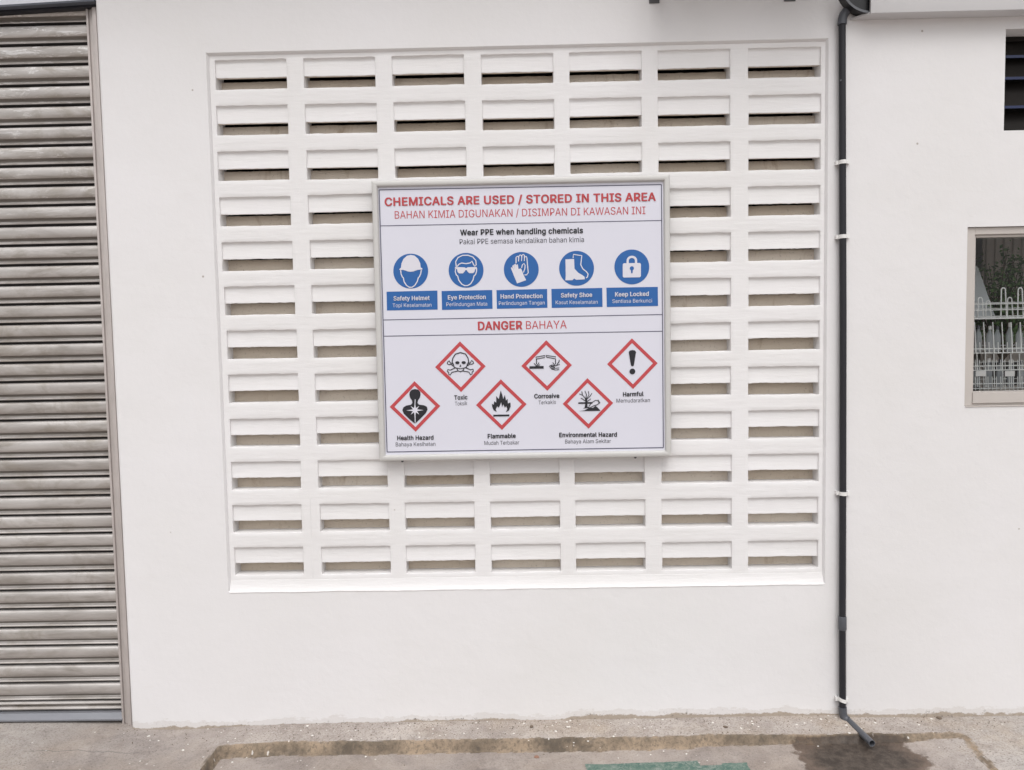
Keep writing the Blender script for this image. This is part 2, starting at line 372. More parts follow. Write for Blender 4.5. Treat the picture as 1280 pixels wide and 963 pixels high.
def glass(name, refl=.035, tint=(.985, .99, .99)):
    m, t, b, N, L = material(name); N.remove(b)
    o = N['Material Output']; tr = N.new('ShaderNodeBsdfTransparent'); tr.inputs[0].default_value = (*tint, 1)
    gl = N.new('ShaderNodeBsdfGlossy'); gl.inputs['Roughness'].default_value = .02
    fr = N.new('ShaderNodeFresnel'); fr.inputs[0].default_value = 1.28
    mx = N.new('ShaderNodeMixShader'); L.new(fr.outputs[0], mx.inputs[0]); L.new(tr.outputs[0], mx.inputs[1]); L.new(gl.outputs[0], mx.inputs[2]); L.new(mx.outputs[0], o.inputs[0])
    return m
M_glass = glass('window_glass')
def clear_plastic():
    m, t, b, N, L = material('clear_bottle_plastic')
    b.inputs['Base Color'].default_value = (.75, .8, .84, 1); b.inputs['Roughness'].default_value = .15; b.inputs['Alpha'].default_value = .35
    return m
M_clear = clear_plastic()

def green_paint():
    m, t, b, N, L = material('worn_teal_floor_paint'); P = geo(N)
    n = noise_tex(N, L, 28, 6, .75, P, .5)
    c = mixc(N, L, ramp(N, L, n, .40, .60, (0,0,0), (1,1,1)), (.065, .135, .110), (.135, .20, .165))
    c = mixc(N, L, ramp(N, L, noise_tex(N, L, 45, 5, .8, P, 1), .50, .62, (0,0,0), (.75,.75,.75)), c, (.30, .32, .29))
    L.new(c, b.inputs['Base Color']); b.inputs['Roughness'].default_value = .7
    bump(N, L, b, noise_tex(N, L, 90, 4, .7, P), .001, .6); return m
M_teal = green_paint()

# ------------------------------------------------------------------ ground: one sheet to the horizon
SHELF_Y = -.158
def gheight(x, y):
    base = -.004 + .004*nz((x, y, 0), 1.1, 3)
    base += .010*max(0, min(1, (x-.2)/2.6)) - (.022*math.exp(-((x+.35)/.38)**2))   # floor line: low beside the shutter corner, rising to the right
    if x < -.52: base -= .006*min(1, (-.52-x)/.2)
    base += .0015*nz((x, y, 0), 9, 1)
    # sunken bay between the two aprons
    ye = SHELF_Y + .010*nz((x, 0, 0), 2.2, 5) + .009*nz((x, 0, 0), 11, 2) + .006*nz((x, y, 0), 42, 3)
    xl = -.053 + .004*nz((0, y, 0), 14, 4) ; xr = 3.33 - (y+.168)*(-.13) + .010*nz((0, y, 0), 7, 6)
    def ss(d, w_): t = max(0, min(1, d/w_)); return t*t*(3-2*t)
    depth = .052 - .020*ss(x-1.6, 1.2) - .018*ss(x-2.9, .45)
    a = ss(ye-y, .030+.008*nz((x, 0, 0), 8, 9))*ss(x-xl, .024)*ss(xr-x, .034)
    return base - depth*a + (.0045*nz((x, y, 0), 38, 8) if 0.02 < a < .98 else 0)
def axis(fine0, fine1, step, far0, far1):
    a = [fine0+i*step for i in range(int(round((fine1-fine0)/step))+1)]
    s = step; v = a[0]; lo = []
    while v > far0: s *= 1.35; v -= s; lo.append(v)
    s = step; v = a[-1]; hi = []
    while v < far1: s *= 1.35; v += s; hi.append(v)
    return lo[::-1]+a+hi
gx = axis(-1.5, 4.1, .010, -400, 400); gy = axis(-.56, .12, .006, -400, 400)
vs = [(x, y, gheight(x, y)) for y in gy for x in gx]
nx = len(gx); fs = [(j*nx+i, j*nx+i+1, (j+1)*nx+i+1, (j+1)*nx+i) for j in range(len(gy)-1) for i in range(nx-1)]
me = bpy.data.meshes.new('ground'); me.from_pydata(vs, [], fs); me.materials.append(M_ground)
for p in me.polygons: p.use_smooth = True
tag(link('ground', me), kind='structure')

# worn teal floor paint, three scraps at the bottom edge of the picture
paint = empty('floor_marking', (1.95, -.4, 0), 'worn strip of teal green floor paint on the concrete below the sign', 'floor marking')
def gat(u, v):
    p = at(u, v, z=0)
    for _ in range(8): p = at(u, v, z=gheight(p.x, p.y))
    return p
for (u0, u1, v0, sd_) in ((732, 874, 954.5, 1), (868, 905, 957.5, 5), (902, 934, 954.5, 9)):
    x0, y0, x1, y1 = gat(u0, v0).x, gat((u0+u1)/2, v0).y, gat(u1, v0).x, -.56
    m = MB(); n = 26; top = []
    xs = [x0+(x1-x0)*i/n for i in range(n+1)]; ys = [y0+(y1-y0)*j/18 for j in range(19)]
    for y in ys:
        for x in xs:
            dx = .007*nz((0, y, 0), 30, sd_) if x in (x0, x1) else 0
            dy = (.004*nz((x, 0, 0), 24, sd_)+.003*nz((x, 0, 0), 90, sd_)) if y == y0 else 0
            m.v.append((x+dx, y+dy, gheight(x, y)+.003))
    for j in range(18):
        for i in range(n):
            q = (xs[i], ys[j], 0)
            a_ = j*(n+1)+i; m.f.append((a_, a_+1, a_+n+2, a_+n+1)); m.m.append(0)
    m.build('paint_patch', M_teal, paint)

# ------------------------------------------------------------------ left wall with the vent block panel
TOP = 4.3
wall = empty('painted_wall', (1.15, .1, 0), 'white plastered wall with a large recessed panel of slotted vent blocks', 'wall')
PX0, PX1, PZ0, PZ1 = -.040, 2.762, .640, 3.124
m = MB()
ring_wall(m, -.520, 2.86, -.12, TOP, [(PX0, PX1, PZ0, PZ1)], 0)
RY = .014
lp = [(PX0, PZ0), (PX1, PZ0), (PX1, PZ1), (PX0, PZ1)]; e = .009
inn = [(PX0+e, PZ0+e), (PX1-e, PZ0+e), (PX1-e, PZ1-e), (PX0+e, PZ1-e)]
m.add([(x, 0, z) for x, z in lp]+[(x, RY, z) for x, z in inn]+[(x, .14, z) for x, z in inn],
      [(0,1,5,4),(1,2,6,5),(2,3,7,6),(3,0,4,7),(4,5,9,8),(5,6,10,9),(6,7,11,10),(7,4,8,11)])
# rounded outer corner and the reveal beside the shutter
prof = [(-.520, 0), (-.5265, .002), (-.531, .0065), (-.533, .013), (-.533, .30)]
vv = []
for z in (-.12, .5, 1, 1.5, 2, 2.5, 3, TOP): vv += [(x, y, z) for x, y in prof]
m.add(vv, [(i*5+k, i*5+k+1, (i+1)*5+k+1, (i+1)*5+k) for i in range(7) for k in range(4)])
m.build('plaster_face', M_wall, wall)

# sloped sill catching light under the panel
m = MB(); n = 120
vs = []
for i in range(n+1):
    x = PX0+.006+(PX1-PX0-.012)*i/n
    a_ = .0025*nz((x, 0, 0), 6, 2)+.0016*nz((x, 0, 0), 30, 3); b_ = .003*nz((x, 1, 0), 5, 4)+.0015*nz((x, 1, 0), 26, 4)
    c_ = .0016*nz((x, 3, 0), 18, 7)+.0012*nz((x, 3, 0), 60, 8)
    vs += [(x, .030, PZ0+.052+b_), (x, .0135, PZ0+.050+b_), (x, .0128, PZ0+.045+b_), (x, .0096+c_*.6, PZ0+.024+b_*.7), (x, .0015+c_, PZ0+.004+a_), (x, -.003+c_*.5, PZ0-.003+a_), (x, .003, PZ0-.009+a_*1.3), (x, .03, PZ0-.009)]
m.add(vs, [(i*8+k, i*8+k+1, (i+1)*8+k+1, (i+1)*8+k) for i in range(n) for k in range(7)]+[tuple(range(8)), tuple(n*8+k for k in range(8))])
m.build('panel_sill', M_block, wall, angle=60)

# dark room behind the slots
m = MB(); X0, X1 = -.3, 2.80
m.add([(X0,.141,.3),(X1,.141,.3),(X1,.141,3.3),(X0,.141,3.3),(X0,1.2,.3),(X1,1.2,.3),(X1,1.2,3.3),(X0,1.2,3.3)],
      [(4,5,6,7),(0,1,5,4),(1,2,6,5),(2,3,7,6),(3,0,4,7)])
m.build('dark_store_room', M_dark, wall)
# masonry core round the panel so no light leaks in behind the plaster
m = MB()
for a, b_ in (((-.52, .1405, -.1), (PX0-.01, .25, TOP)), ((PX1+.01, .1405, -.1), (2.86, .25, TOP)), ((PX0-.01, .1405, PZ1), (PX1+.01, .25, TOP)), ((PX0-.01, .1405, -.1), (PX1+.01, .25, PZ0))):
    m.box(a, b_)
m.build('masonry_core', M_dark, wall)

W_, H_, OL, OR, OB, OT = .400, .205, .037, .363, .037, .168
FB, LIPT = OB+.054, OB+.0570
def vent_mesh(seed):
    rnd = random.Random(seed); m = MB(); nX, nZ = 18, 6
    xs = [-.006, .019]+[OL+(OR-OL)*i/nX for i in range(nX+1)]+[.381, W_+.006]
    zs = [-.003, .018]+[OB+(OT-OB)*i/nZ for i in range(nZ+1)]+[.187, H_+.003]
    # paint-softened mouth of the opening: hole boundary offset at the front
    bev = .0028
    def off(x, z):
        dx = -bev if abs(x-OL) < 1e-6 and OB-1e-6 <= z <= OT+1e-6 else bev if abs(x-OR) < 1e-6 and OB-1e-6 <= z <= OT+1e-6 else 0
        dz = -bev if abs(z-OB) < 1e-6 and OL-1e-6 <= x <= OR+1e-6 else bev if abs(z-OT) < 1e-6 and OL-1e-6 <= x <= OR+1e-6 else 0
        return x+dx, z+dz
    def wob(x, y, z):
        wt = min(1, x/.02, (W_-x)/.02, z/.02, (H_-z)/.02); wt = max(0, wt)
        p = (x, y, z); a = .0013*wt
        return (x+a*nz(p, 24, seed)+.0006*wt*nz(p, 90, seed), y+.0007*wt*nz(p, 20, seed+50), z+a*nz(p, 22, seed+20)+.0017*wt*nz(p, 75, seed+9))
    idx = {}
    def V(i, j):
        if (i, j) not in idx:
            x, z = off(xs[i], zs[j]); idx[i, j] = len(m.v); m.v.append(wob(x, 0, z))
        return idx[i, j]
    for i in range(len(xs)-1):
        for j in range(len(zs)-1):
            if 2 <= i < 2+nX and 2 <= j < 2+nZ: continue
            m.f.append((V(i, j), V(i+1, j), V(i+1, j+1), V(i, j+1))); m.m.append(0)
    loop = [(i, 2) for i in range(2, 2+nX)]+[(2+nX, j) for j in range(2, 2+nZ)]+[(i, 2+nZ) for i in range(2+nX, 2, -1)]+[(2, j) for j in range(2+nZ, 2, -1)]
    prev = [V(*k) for k in loop]; n = len(loop)
    for d, y in ((.0022, .0009), (.0028, .003), (.0028, .012), (.0028, .045), (.0028, .1)):
        cur = []
        for (i, j) in loop:
            x, z = off(xs[i], zs[j]); k = d/bev
            x, z = x+(xs[i]-x)*k, z+(zs[j]-z)*k
            cur.append(len(m.v)); m.v.append(wob(x, y, z) if y < .09 else (x, y, z))
        for q in range(n): m.f.append((prev[q], prev[(q+1) % n], cur[(q+1) % n], cur[q])); m.m.append(0)
        prev = cur
    ol = [(i, 0) for i in range(len(xs)-1)]+[(len(xs)-1, j) for j in range(len(zs)-1)]+[(i, len(zs)-1) for i in range(len(xs)-1, 0, -1)]+[(0, j) for j in range(len(zs)-1, 0, -1)]
    a_ = [V(*k) for k in ol]; b_ = []
    for k in a_: b_.append(len(m.v)); m.v.append((m.v[k][0], .1, m.v[k][2]))
    for q in range(len(ol)): m.f.append((a_[q], b_[q], b_[(q+1) % len(ol)], a_[(q+1) % len(ol)])); m.m.append(0)
    # hanging fascia that fills the upper half of the opening
    nS = 26; pf = [(.0050, OT+.004), (.0115, OT-.008), (.0118, OT-.013), (.0108, FB+.007), (.0100, FB+.003), (.0105, FB+.0008), (.014, FB), (.038, FB+.004), (.040, OT+.004)]
    vv = []
    for i in range(nS+1):
        x = OL-.002+(OR-OL+.004)*i/nS
        for k, (y, z) in enumerate(pf):
            dz = (.0012*nz((x, 0, 0), 14, seed+3)+.0021*nz((x, 0, 0), 70, seed+4)) if k in (4, 5, 6) else 0
            vv.append((x, y+.0007*nz((x, y, z), 18, seed+6), z+dz))
    K = len(pf)
    for i in range(nS):
        for k in range(K-1):
            b0 = len(m.v) if False else None
    m.add(vv, [(i*K+k, i*K+k+1, (i+1)*K+k+1, (i+1)*K+k) for i in range(nS) for k in range(6)], 0)
    m.add(vv, [(i*K+k, i*K+k+1, (i+1)*K+k+1, (i+1)*K+k) for i in range(nS) for k in range(6, 8)], 1)
    # bare rear lip
    pf = [(.072, OB-.004), (.073, LIPT-.004), (.076, LIPT), (.112, LIPT), (.112, OB-.004)]; K = 5; vv = []
    for i in range(nS+1):
        x = OL-.002+(OR-OL+.004)*i/nS
        for k, (y, z) in enumerate(pf):
            dz = (.0012*nz((x, 2, 0), 14, seed+13)+.0014*nz((x, 2, 0), 70, seed+4)) if k in (1, 2) else 0
            vv.append((x, y+.001*nz((x, y, z), 18, seed+6), z+dz))
    m.add(vv, [(i*K+k, i*K+k+1, (i+1)*K+k+1, (i+1)*K+k) for i in range(nS) for k in range(4)], 1)
    return m.mesh('vent_block', [M_block, M_bare], angle=50)
vents = [vent_mesh(s) for s in range(14)]

TL = [270, 379, 491, 602.5, 712.5, 823, 937]; TR_ = [359, 470, 580, 691, 801, 912, 1025]; TB = [112.5, 110, 107.5, 105, 102.5, 99.3, 97]
BL = [293.5, 402, 508.5, 615.8, 721.3, 827.5, 935.4]; BR = [380.8, 488.6, 594.8, 700.2, 806.8, 914.8, 1022.6]
c0off = [0, -.003, -.005, -.0055, -.003, 0, .003, .003, .002, 0, -.003, -.002]
rb = random.Random(3)
for c in range(7):
    xt0, xt1 = at(TL[c], TB[c], RY).x, at(TR_[c], TB[c], RY).x
    xb0, xb1 = at(BL[c], 718, RY).x, at(BR[c], 718, RY).x
    for r in range(12):
        t = r/11; x0 = xt0+(xb0-xt0)*t; x1 = xt1+(xb1-xt1)*t
        if c == 0: x0 += c0off[r]; x1 += c0off[r]
        mid = (x0+x1)/2 + rb.uniform(-.0015, .0015); z = 2.96 + at(TL[0], TB[0], RY).z-2.96 - .2045*r + rb.uniform(-.0015, .0015) - .0006*c
        o = link('vent_block', vents[rb.randrange(14)], wall, loc=(0, 0, 0))
        o.location = Vector((mid-W_/2, RY+rb.uniform(0, .0005)+.00003*((c*5+r*3) % 7), z-OB)) - wall.location
        o.rotation_euler = (0, rb.uniform(-.004, .004), 0)

# ------------------------------------------------------------------ right wall and its two windows
YR = -.022
wall2 = empty('painted_wall', (4.2, .1, 0), 'warm white wall right of the drain pipe with two windows', 'wall')
G = at(1218, 297, YR); G2 = at(1218, 489.5, YR)
WX0, WZ1, WZ0 = at(1209.5, 284, YR).x, at(1211, 284, YR).z, at(1208, 508, YR).z
LX0, LZ1, LZ0 = at(1257.3, 36, YR).x, at(1258, 36.5, YR).z, at(1257, 163.5, YR).z
WX1, LX1 = WX0+1.05, LX0+.9
m = MB(); RX0 = 2.846
ring_wall(m, RX0+.006, 6.5, -.12, TOP, [(WX0, WX1, WZ0, WZ1), (LX0, LX1, LZ0, LZ1)], YR)
m.add([(RX0+.006, YR, -.12), (RX0+.0015, YR+.002, -.12), (RX0, YR+.007, -.12), (RX0, .16, -.12), (RX0+.006, YR, TOP), (RX0+.0015, YR+.002, TOP), (RX0, YR+.007, TOP), (RX0, .16, TOP)],
      [(0,1,5,4),(1,2,6,5),(2,3,7,6)])
for (a, b_, c_, d_, dep) in ((WX0, WX1, WZ0, WZ1, .12), (LX0, LX1, LZ0, LZ1, .16)):
    m.add([(a, YR, c_), (b_, YR, c_), (b_, YR, d_), (a, YR, d_), (a, YR+dep, c_), (b_, YR+dep, c_), (b_, YR+dep, d_), (a, YR+dep, d_)],
          [(0,1,5,4),(1,2,6,5),(2,3,7,6),(3,0,4,7)])
ka = at(1057.6, 25, YR).x-RX0-.006; kb = at(1058.6, 893, YR).x-RX0-.006
m.build('plaster_face', M_wall2, wall2, warp=lambda p: Vector(((kb+(ka-kb)*p.z/3.2) if p.x < RX0+.02 else 0, 0, 0)))
# room behind the display window
m = MB(); yb = .098; a, b_, c_, d_ = WX0-.4, 6.2, WZ0-.02, WZ1+.6
m.add([(a, yb, c_), (b_, yb, c_), (b_, yb, d_), (a, yb, d_), (a, 1.3, c_), (b_, 1.3, c_), (b_, 1.3, d_), (a, 1.3, d_)], [(4,5,6,7),(0,1,5,4),(1,2,6,5),(2,3,7,6),(3,0,4,7)])
m.build('room_shell', M_int, wall2)
m = MB()
m.box((LX0-.02, .139, LZ0-.02), (LX1+.02, .7, LZ1+.02)); m.build('dark_room_shell', M_dark, wall2)

# display window: aluminium frame, glass
win = MB(); FY0, FY1 = YR+.010, YR+.07
gx0, gz1, gz0 = at(1218.3, 297, FY0+.02).x, at(1219, 297.5, FY0+.02).z, at(1217.5, 489.5, FY0+.02).z
fx0, fz0, fz1 = WX0+.004, WZ0+.002, WZ1-.002
# stepped outer and inner section
win.box((fx0, FY0, fz0), (gx0-.010, FY1, fz1)); win.box((gx0-.010, FY0+.010, gz0-.004), (gx0, FY1, gz1+.012))
win.box((gx0-.010, FY0+.001, gz1+.012), (WX1, FY1, fz1)); win.box((gx0, FY0+.011, gz1), (WX1, FY1, gz1+.0115))
win.box((gx0-.0095, FY0-.004, fz0+.010), (WX1, FY1, gz0-.004)); win.box((gx0-.012, FY0+.004, fz0), (WX1, FY1, fz0+.0095)); win.box((gx0+.0005, FY0+.0115, gz0-.0035), (WX1, FY1, gz0))
fr = win.build('window', M_frame, wall2, bevel=.0012, seg=1); fr['label'] = 'display window with a beige grey aluminium frame and clear glass'
g_ = MB(); g_.box((gx0-.004, FY0+.028, gz0-.003), (WX1, FY0+.032, gz1+.004)); g_.build('pane', M_glass, fr)
# bolts etc: bottom weather bead
b3 = MB(); b3.box((fx0, YR-.004, WZ0-.004), (WX1, YR+.020, WZ0+.0015)); b3.build('bead', M_frame, fr, bevel=.001, seg=1)

# louvred window at the upper right
lw = MB(); ly = YR+.085
lw.box((LX0+.001, ly, LZ0+.001), (LX0+.016, ly+.05, LZ1-.001)); lw.box((LX0+.016, ly, LZ1-.022), (LX1, ly+.05, LZ1-.001)); lw.box((LX0+.016, ly+.02, LZ0+.001), (LX1, ly+.05, LZ0+.008))
lf = lw.build('window', M_bronze, wall2); lf['label'] = 'dark louvred window with blue edged glass blades'
for k, v in enumerate((70, 97, 133, 170)):
    zb = at(1270, v, ly-.01).z
    bl = MB(); bl.prism_x([(ly-.012, zb), (ly-.006, zb-.004), (ly+.046, zb+.118), (ly+.040, zb+.122)], LX0+.017, LX1)
    o = bl.build('louvre_blade', M_bronze, lf)
    ed = MB(); ed.box((LX0+.0175, ly-.0135, zb-.010), (LX1, ly-.0085, zb+.002)); ed.build('blade_edge', M_bluegl, o)

# ------------------------------------------------------------------ roller shutter
SY = .075
sh = empty('roller_shutter', (-1.6, SY, 0), 'closed roller shutter of worn galvanised steel slats left of the white wall', 'roller shutter')
zt, zbm = at(0, 33, SY).z, at(0, 878, SY).z
P_ = (zt-zbm)/35
SX0, SX1 = -2.9, -.598
def slat_mesh(seed, x0=SX0, x1=SX1):
    # (fraction below the slat's top edge, y offset): broad convex face, groove, small rib, dark hook gap
    h = P_
    prof = [(0, .012), (.012, .003), (.045, -.0035), (.11, -.0062), (.25, -.0072), (.40, -.0070), (.52, -.0058), (.585, -.0025), (.615, .0060), (.65, .0095),
            (.73, .0090), (.775, .0060), (.795, .0005), (.84, -.0032), (.88, -.0022), (.90, .0060), (.925, .018), (1.0, .019)]
    m = MB(); n = 30; K = len(prof); vv = []
    for i in range(n+1):
        x = x0+(x1-x0)*i/n
        for f, y in prof:
            vv.append((x, (y*1.35 if f < .6 else y)+.0010*nz((x, f*.3, 0), 2.0, seed)+.0003*nz((x, f*.5, 0), 9, seed), -f*h+.0007*nz((x, 0, 0), 2.2, seed+4)))
    for k in range(K-1):      # shade of undercut, groove and gap painted in, along with groove dirt
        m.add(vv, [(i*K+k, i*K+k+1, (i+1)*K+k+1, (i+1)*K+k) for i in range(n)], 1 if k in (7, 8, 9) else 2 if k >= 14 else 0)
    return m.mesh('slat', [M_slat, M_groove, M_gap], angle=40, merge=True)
slats = [slat_mesh(s) for s in range(8)]
for k in range(-2, 35):
    z = zt - P_*k
    o = link('slat', slats[k % 8], sh, loc=(0, 0, 0)); o.location = Vector((0, SY+.0006*((k*5) % 3), z)) - sh.location
    o.rotation_euler = (0, R(-.12), 0)
    o.location.z += .001
# two narrow slats and the angled bottom rail
zb_ = zbm+.0015
for k in range(2):
    m = MB(); z = zb_-k*.026
    m.prism_x([(SY+.012, z), (SY-.001, z-.002), (SY-.005, z-.010), (SY-.001, z-.016), (SY+.006, z-.019), (SY+.012, z-.025), (SY+.016, z-.012)], SX0, SX1, cuts=10)
    m.build('narrow_slat', M_slat, sh)
m = MB(); z = zb_-.052
m.prism_x([(SY-.004, z), (SY-.004, z-.006), (SY-.030, z-.026), (SY-.030, z-.033), (SY+.012, z-.033), (SY+.012, z)], SX0, SX1-.002, cuts=6)
m.build('bottom_rail', M_bar, sh)
for (x0, x1, nm) in ((-.604, -.534, 'guide_rail'), (SX0-.06, SX0+.01, 'guide_rail')):
    m = MB(); zt_ = 3.42
    m.box((x0, SY-.028, -.02), (x0+.010, SY-.006, zt_)); m.box((x0+.010, SY-.020, -.02), (x0+.028, SY-.004, zt_)); m.box((x0+.028, SY-.030, -.02), (x0+.036, SY-.003, zt_)); m.box((x0+.036, SY-.040, -.02), (x1-.016, SY+.10, zt_)); m.box((x1-.016, SY-.028, -.02), (x1-.011, SY+.10, zt_)); m.box((x1-.011, SY-.046, -.02), (x1, SY+.10, zt_))
    m.build(nm, M_guide, sh, bevel=.002, seg=2, warp=lambda p: Vector((.0015*nz((0, 0, p.z), 1.3, 3), .001*nz((0, 1, p.z), 2, 3), 0)))
m = MB(); m.box((SX0-.05, SY+.06, -.2), (SX1+.06, SY+.1, 3.5)); m.build('backing', M_dark, sh)
# hood over the shutter
hz0, hz1 = at(0, 7, .0).z, at(122, -1, .0).z; hx0, hx1 = at(0, 7, 0).x, -.536
sl = (hz1-hz0)/(hx1-hx0)
m = MB(); n = 1; x0 = -3.0
def hz(x): return hz1 + (x-hx1)*sl*.9
m.add([(x0, .0, hz(x0)), (hx1, .0, hz(hx1)), (hx1, .0, hz(hx1)+.4), (x0, .0, hz(x0)+.4), (x0, .2, hz(x0)), (hx1, .2, hz(hx1)), (hx1, .2, hz(hx1)+.4), (x0, .2, hz(x0)+.4)],
      [(0,1,2,3),(0,4,5,1),(1,5,6,2),(2,6,7,3),(3,7,4,0),(4,7,6,5)])
hd = m.build('shutter_hood', M_hood, sh)
m = MB(); m.add([(x0, -.001, hz(x0)-.009), (hx1-.001, -.001, hz(hx1)-.009), (hx1-.001, -.001, hz(hx1)-.0005), (x0, -.001, hz(x0)-.0005), (x0, .14, hz(x0)-.009), (hx1-.001, .14, hz(hx1)-.009), (hx1-.001, .14, hz(hx1)-.0005), (x0, .14, hz(x0)-.0005)],
      [(0,1,2,3),(0,4,5,1),(1,5,6,2),(2,6,7,3),(3,7,4,0),(4,7,6,5)])
m.build('hood_lip', M_hoodlip, hd)
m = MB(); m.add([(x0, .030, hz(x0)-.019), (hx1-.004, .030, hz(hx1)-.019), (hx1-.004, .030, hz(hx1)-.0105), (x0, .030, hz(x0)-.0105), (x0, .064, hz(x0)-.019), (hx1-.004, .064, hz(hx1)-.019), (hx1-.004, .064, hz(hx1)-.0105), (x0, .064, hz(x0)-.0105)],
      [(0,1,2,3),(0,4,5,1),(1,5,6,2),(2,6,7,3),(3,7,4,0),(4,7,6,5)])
m.build('hood_shade_band', M_black, hd)  # black band painting the shadow line under the hood

# ------------------------------------------------------------------ drain pipe
PY = -.026; px = 2.808
pipe = empty('drain_pipe', (px, PY, 0), 'thin dark grey plastic drain pipe running down the corner between the two walls', 'pipe')
def PP(u, v): return at(u, v, PY)
ptop, pcp1, pcp2, pbot = PP(1052.6, 30), PP(1053.2, 771), PP(1053.2, 787), PP(1053, 884)
path = [PP(1052.7, 28), PP(1053.2, 200), PP(1053.9, 400), PP(1053.6, 600), PP(1053.0, 772)]
RP = .0147
m = MB(); m.tube(path, RP, 20); m.build('upper_pipe', M_pipe, pipe)
m = MB(); m.tube([PP(1053.0, 784), PP(1053.2, 886)], RP, 20); m.build('lower_pipe', M_pipe, pipe)
m = MB(); a, b_ = PP(1053.0, 770.5), PP(1053.1, 787.5); d = (b_-a)
m.tube([a, a+d*.02, a+d*.06, a+d*.94, a+d*.98, b_], [.0158, .0175, .0182, .0182, .0175, .0158], 20); m.build('coupling', M_fit, pipe)
# bottom elbow and slanted outlet
e0, e1 = PP(1053.2, 884), PP(1053.8, 895)
out_end = at(1090, 929.5, z=.006); out_start = at(1058.5, 899, PY-.004)
dirn = (out_end-out_start).normalized()
m = MB(); el = [e0, e0+(e1-e0)*.5]
ctrl = [e0+(e1-e0)*.5, e1+Vector((0, 0, -.012)), out_start+dirn*.014]
for i in range(1, 9):
    t = i/8; el.append(ctrl[0]*(1-t)**2+ctrl[1]*2*t*(1-t)+ctrl[2]*t*t)
m.tube(el, [.0182]*len(el), 20); m.build('bottom_elbow', M_fit, pipe)
m = MB(); n = 20
m.tube([out_start, out_end], RP, n, caps=False); m.tube([out_end, out_end-dirn*.12], RP-.0024, n, caps=False)
# annular end
b0 = len(m.v)
q = dirn.orthogonal().normalized(); q2 = dirn.cross(q)
for r_ in (RP, RP-.0024):
    m.v += [tuple(out_end+(q*math.cos(2*math.pi*k/n)+q2*math.sin(2*math.pi*k/n))*r_) for k in range(n)]
m.f += [(b0+k, b0+(k+1) % n, b0+n+(k+1) % n, b0+n+k) for k in range(n)]; m.m += [1]*n
m.build('outlet_pipe', [M_fit, M_rim], pipe)
# top elbow turning away under the gutter
t0 = PP(1052.7, 31)
m = MB(); tp = [t0, t0+Vector((0, 0, .012))]
cc = [t0+Vector((0, 0, .012)), t0+Vector((0, 0, .058)), t0+Vector((.055, -.010, .085))]
for i in range(1, 9):
    t = i/8; tp.append(cc[0]*(1-t)**2+cc[1]*2*t*(1-t)+cc[2]*t*t)
tp.append(cc[2]+Vector((.03, -.005, .012)))
m.tube(tp, [.0195]*len(tp), 20); m.build('top_elbow', M_fit, pipe)
for u, v, tilt in ((1054, 203, 0), (1054, 296, 0), (1054, 617, 0), (1053, 875, 1)):
    c_ = at(u, v, PY); m = MB(); n = 18
    h = .0085; rr = RP+.0034
    ring = []
    for zz in (-h, h):
        for k in range(n+1):
            a = math.pi*(-.12)+math.pi*1.24*k/n
            ring.append((c_.x-math.cos(a)*rr, c_.y-math.sin(a)*rr, c_.z+zz+(.005*math.cos(a) if tilt else 0)))
    m.add(ring, [(k, k+1, n+1+k+1, n+1+k) for k in range(n)])
    ring2 = [(c_.x+(x-c_.x)*.86, c_.y+(y-c_.y)*.86, z) for x, y, z in ring]
    m.add(ring2, [(k, n+1+k, n+1+k+1, k+1) for k in range(n)])
    m.add(ring+ring2, [(k, k+2*(n+1), k+1+2*(n+1), k+1) for k in range(n)]+[(n+1+k, n+2+k, n+2+k+2*(n+1), n+1+k+2*(n+1)) for k in range(n)])
    s = -1
    m.box((c_.x-rr-.010, -.020, c_.z-h), (c_.x-rr+.002, -.0005, c_.z+h))
    m.box((c_.x+rr-.004, -.034, c_.z-h), (c_.x+rr+.008, YR-.0005, c_.z+h))
    m.box((c_.x-.010, -.010, c_.z-h*.8), (c_.x+.010, .0, c_.z+h*.8))
    if v < 300: m.tube([(c_.x+.018, YR-.006, c_.z+.002), (c_.x+.030, YR+.004, c_.z+.004)], .0022, 8)
    o = m.build('pipe_clip', M_clip, pipe)
    if tilt: o['label'] = 'crooked white clip smeared with paint'
m = MB(); c_ = at(1052, 100.5, PY-RP); m.tube([(c_.x-.003, c_.y-.001, c_.z), (c_.x-.003, c_.y+.004, c_.z)], .0032, 10); m.build('screw', M_fit, pipe)

# ------------------------------------------------------------------ gutter and fascia at the top right
FYF = YR-.075
fa = at(1088.5, 16.5, FYF); fb = at(1280, 11, FYF)
roof = empty('roof_fascia', (4.6, FYF, fa.z), 'pale grey metal fascia and soffit along the top of the right wall', 'fascia')
m = MB(); m.box((fa.x, FYF, fa.z), (6.4, FYF+.012, fa.z+.30)); m.build('fascia_board', M_fascia, roof, bevel=.0015)
m = MB(); sx0 = at(1062, 24.5, YR).x
m.add([(sx0, YR-.001, fa.z+.001), (6.4, YR-.001, fa.z+.001), (6.4, FYF+.012, fa.z+.001), (fa.x+.001, FYF+.012, fa.z+.001), (sx0, YR-.001, fa.z+.010), (6.4, YR-.001, fa.z+.010), (6.4, FYF+.012, fa.z+.010), (fa.x+.001, FYF+.012, fa.z+.010)],
      [(0,1,2,3),(4,7,6,5),(0,4,5,1),(1,5,6,2),(2,6,7,3),(3,7,4,0)])
m.build('soffit', M_fascia, roof)

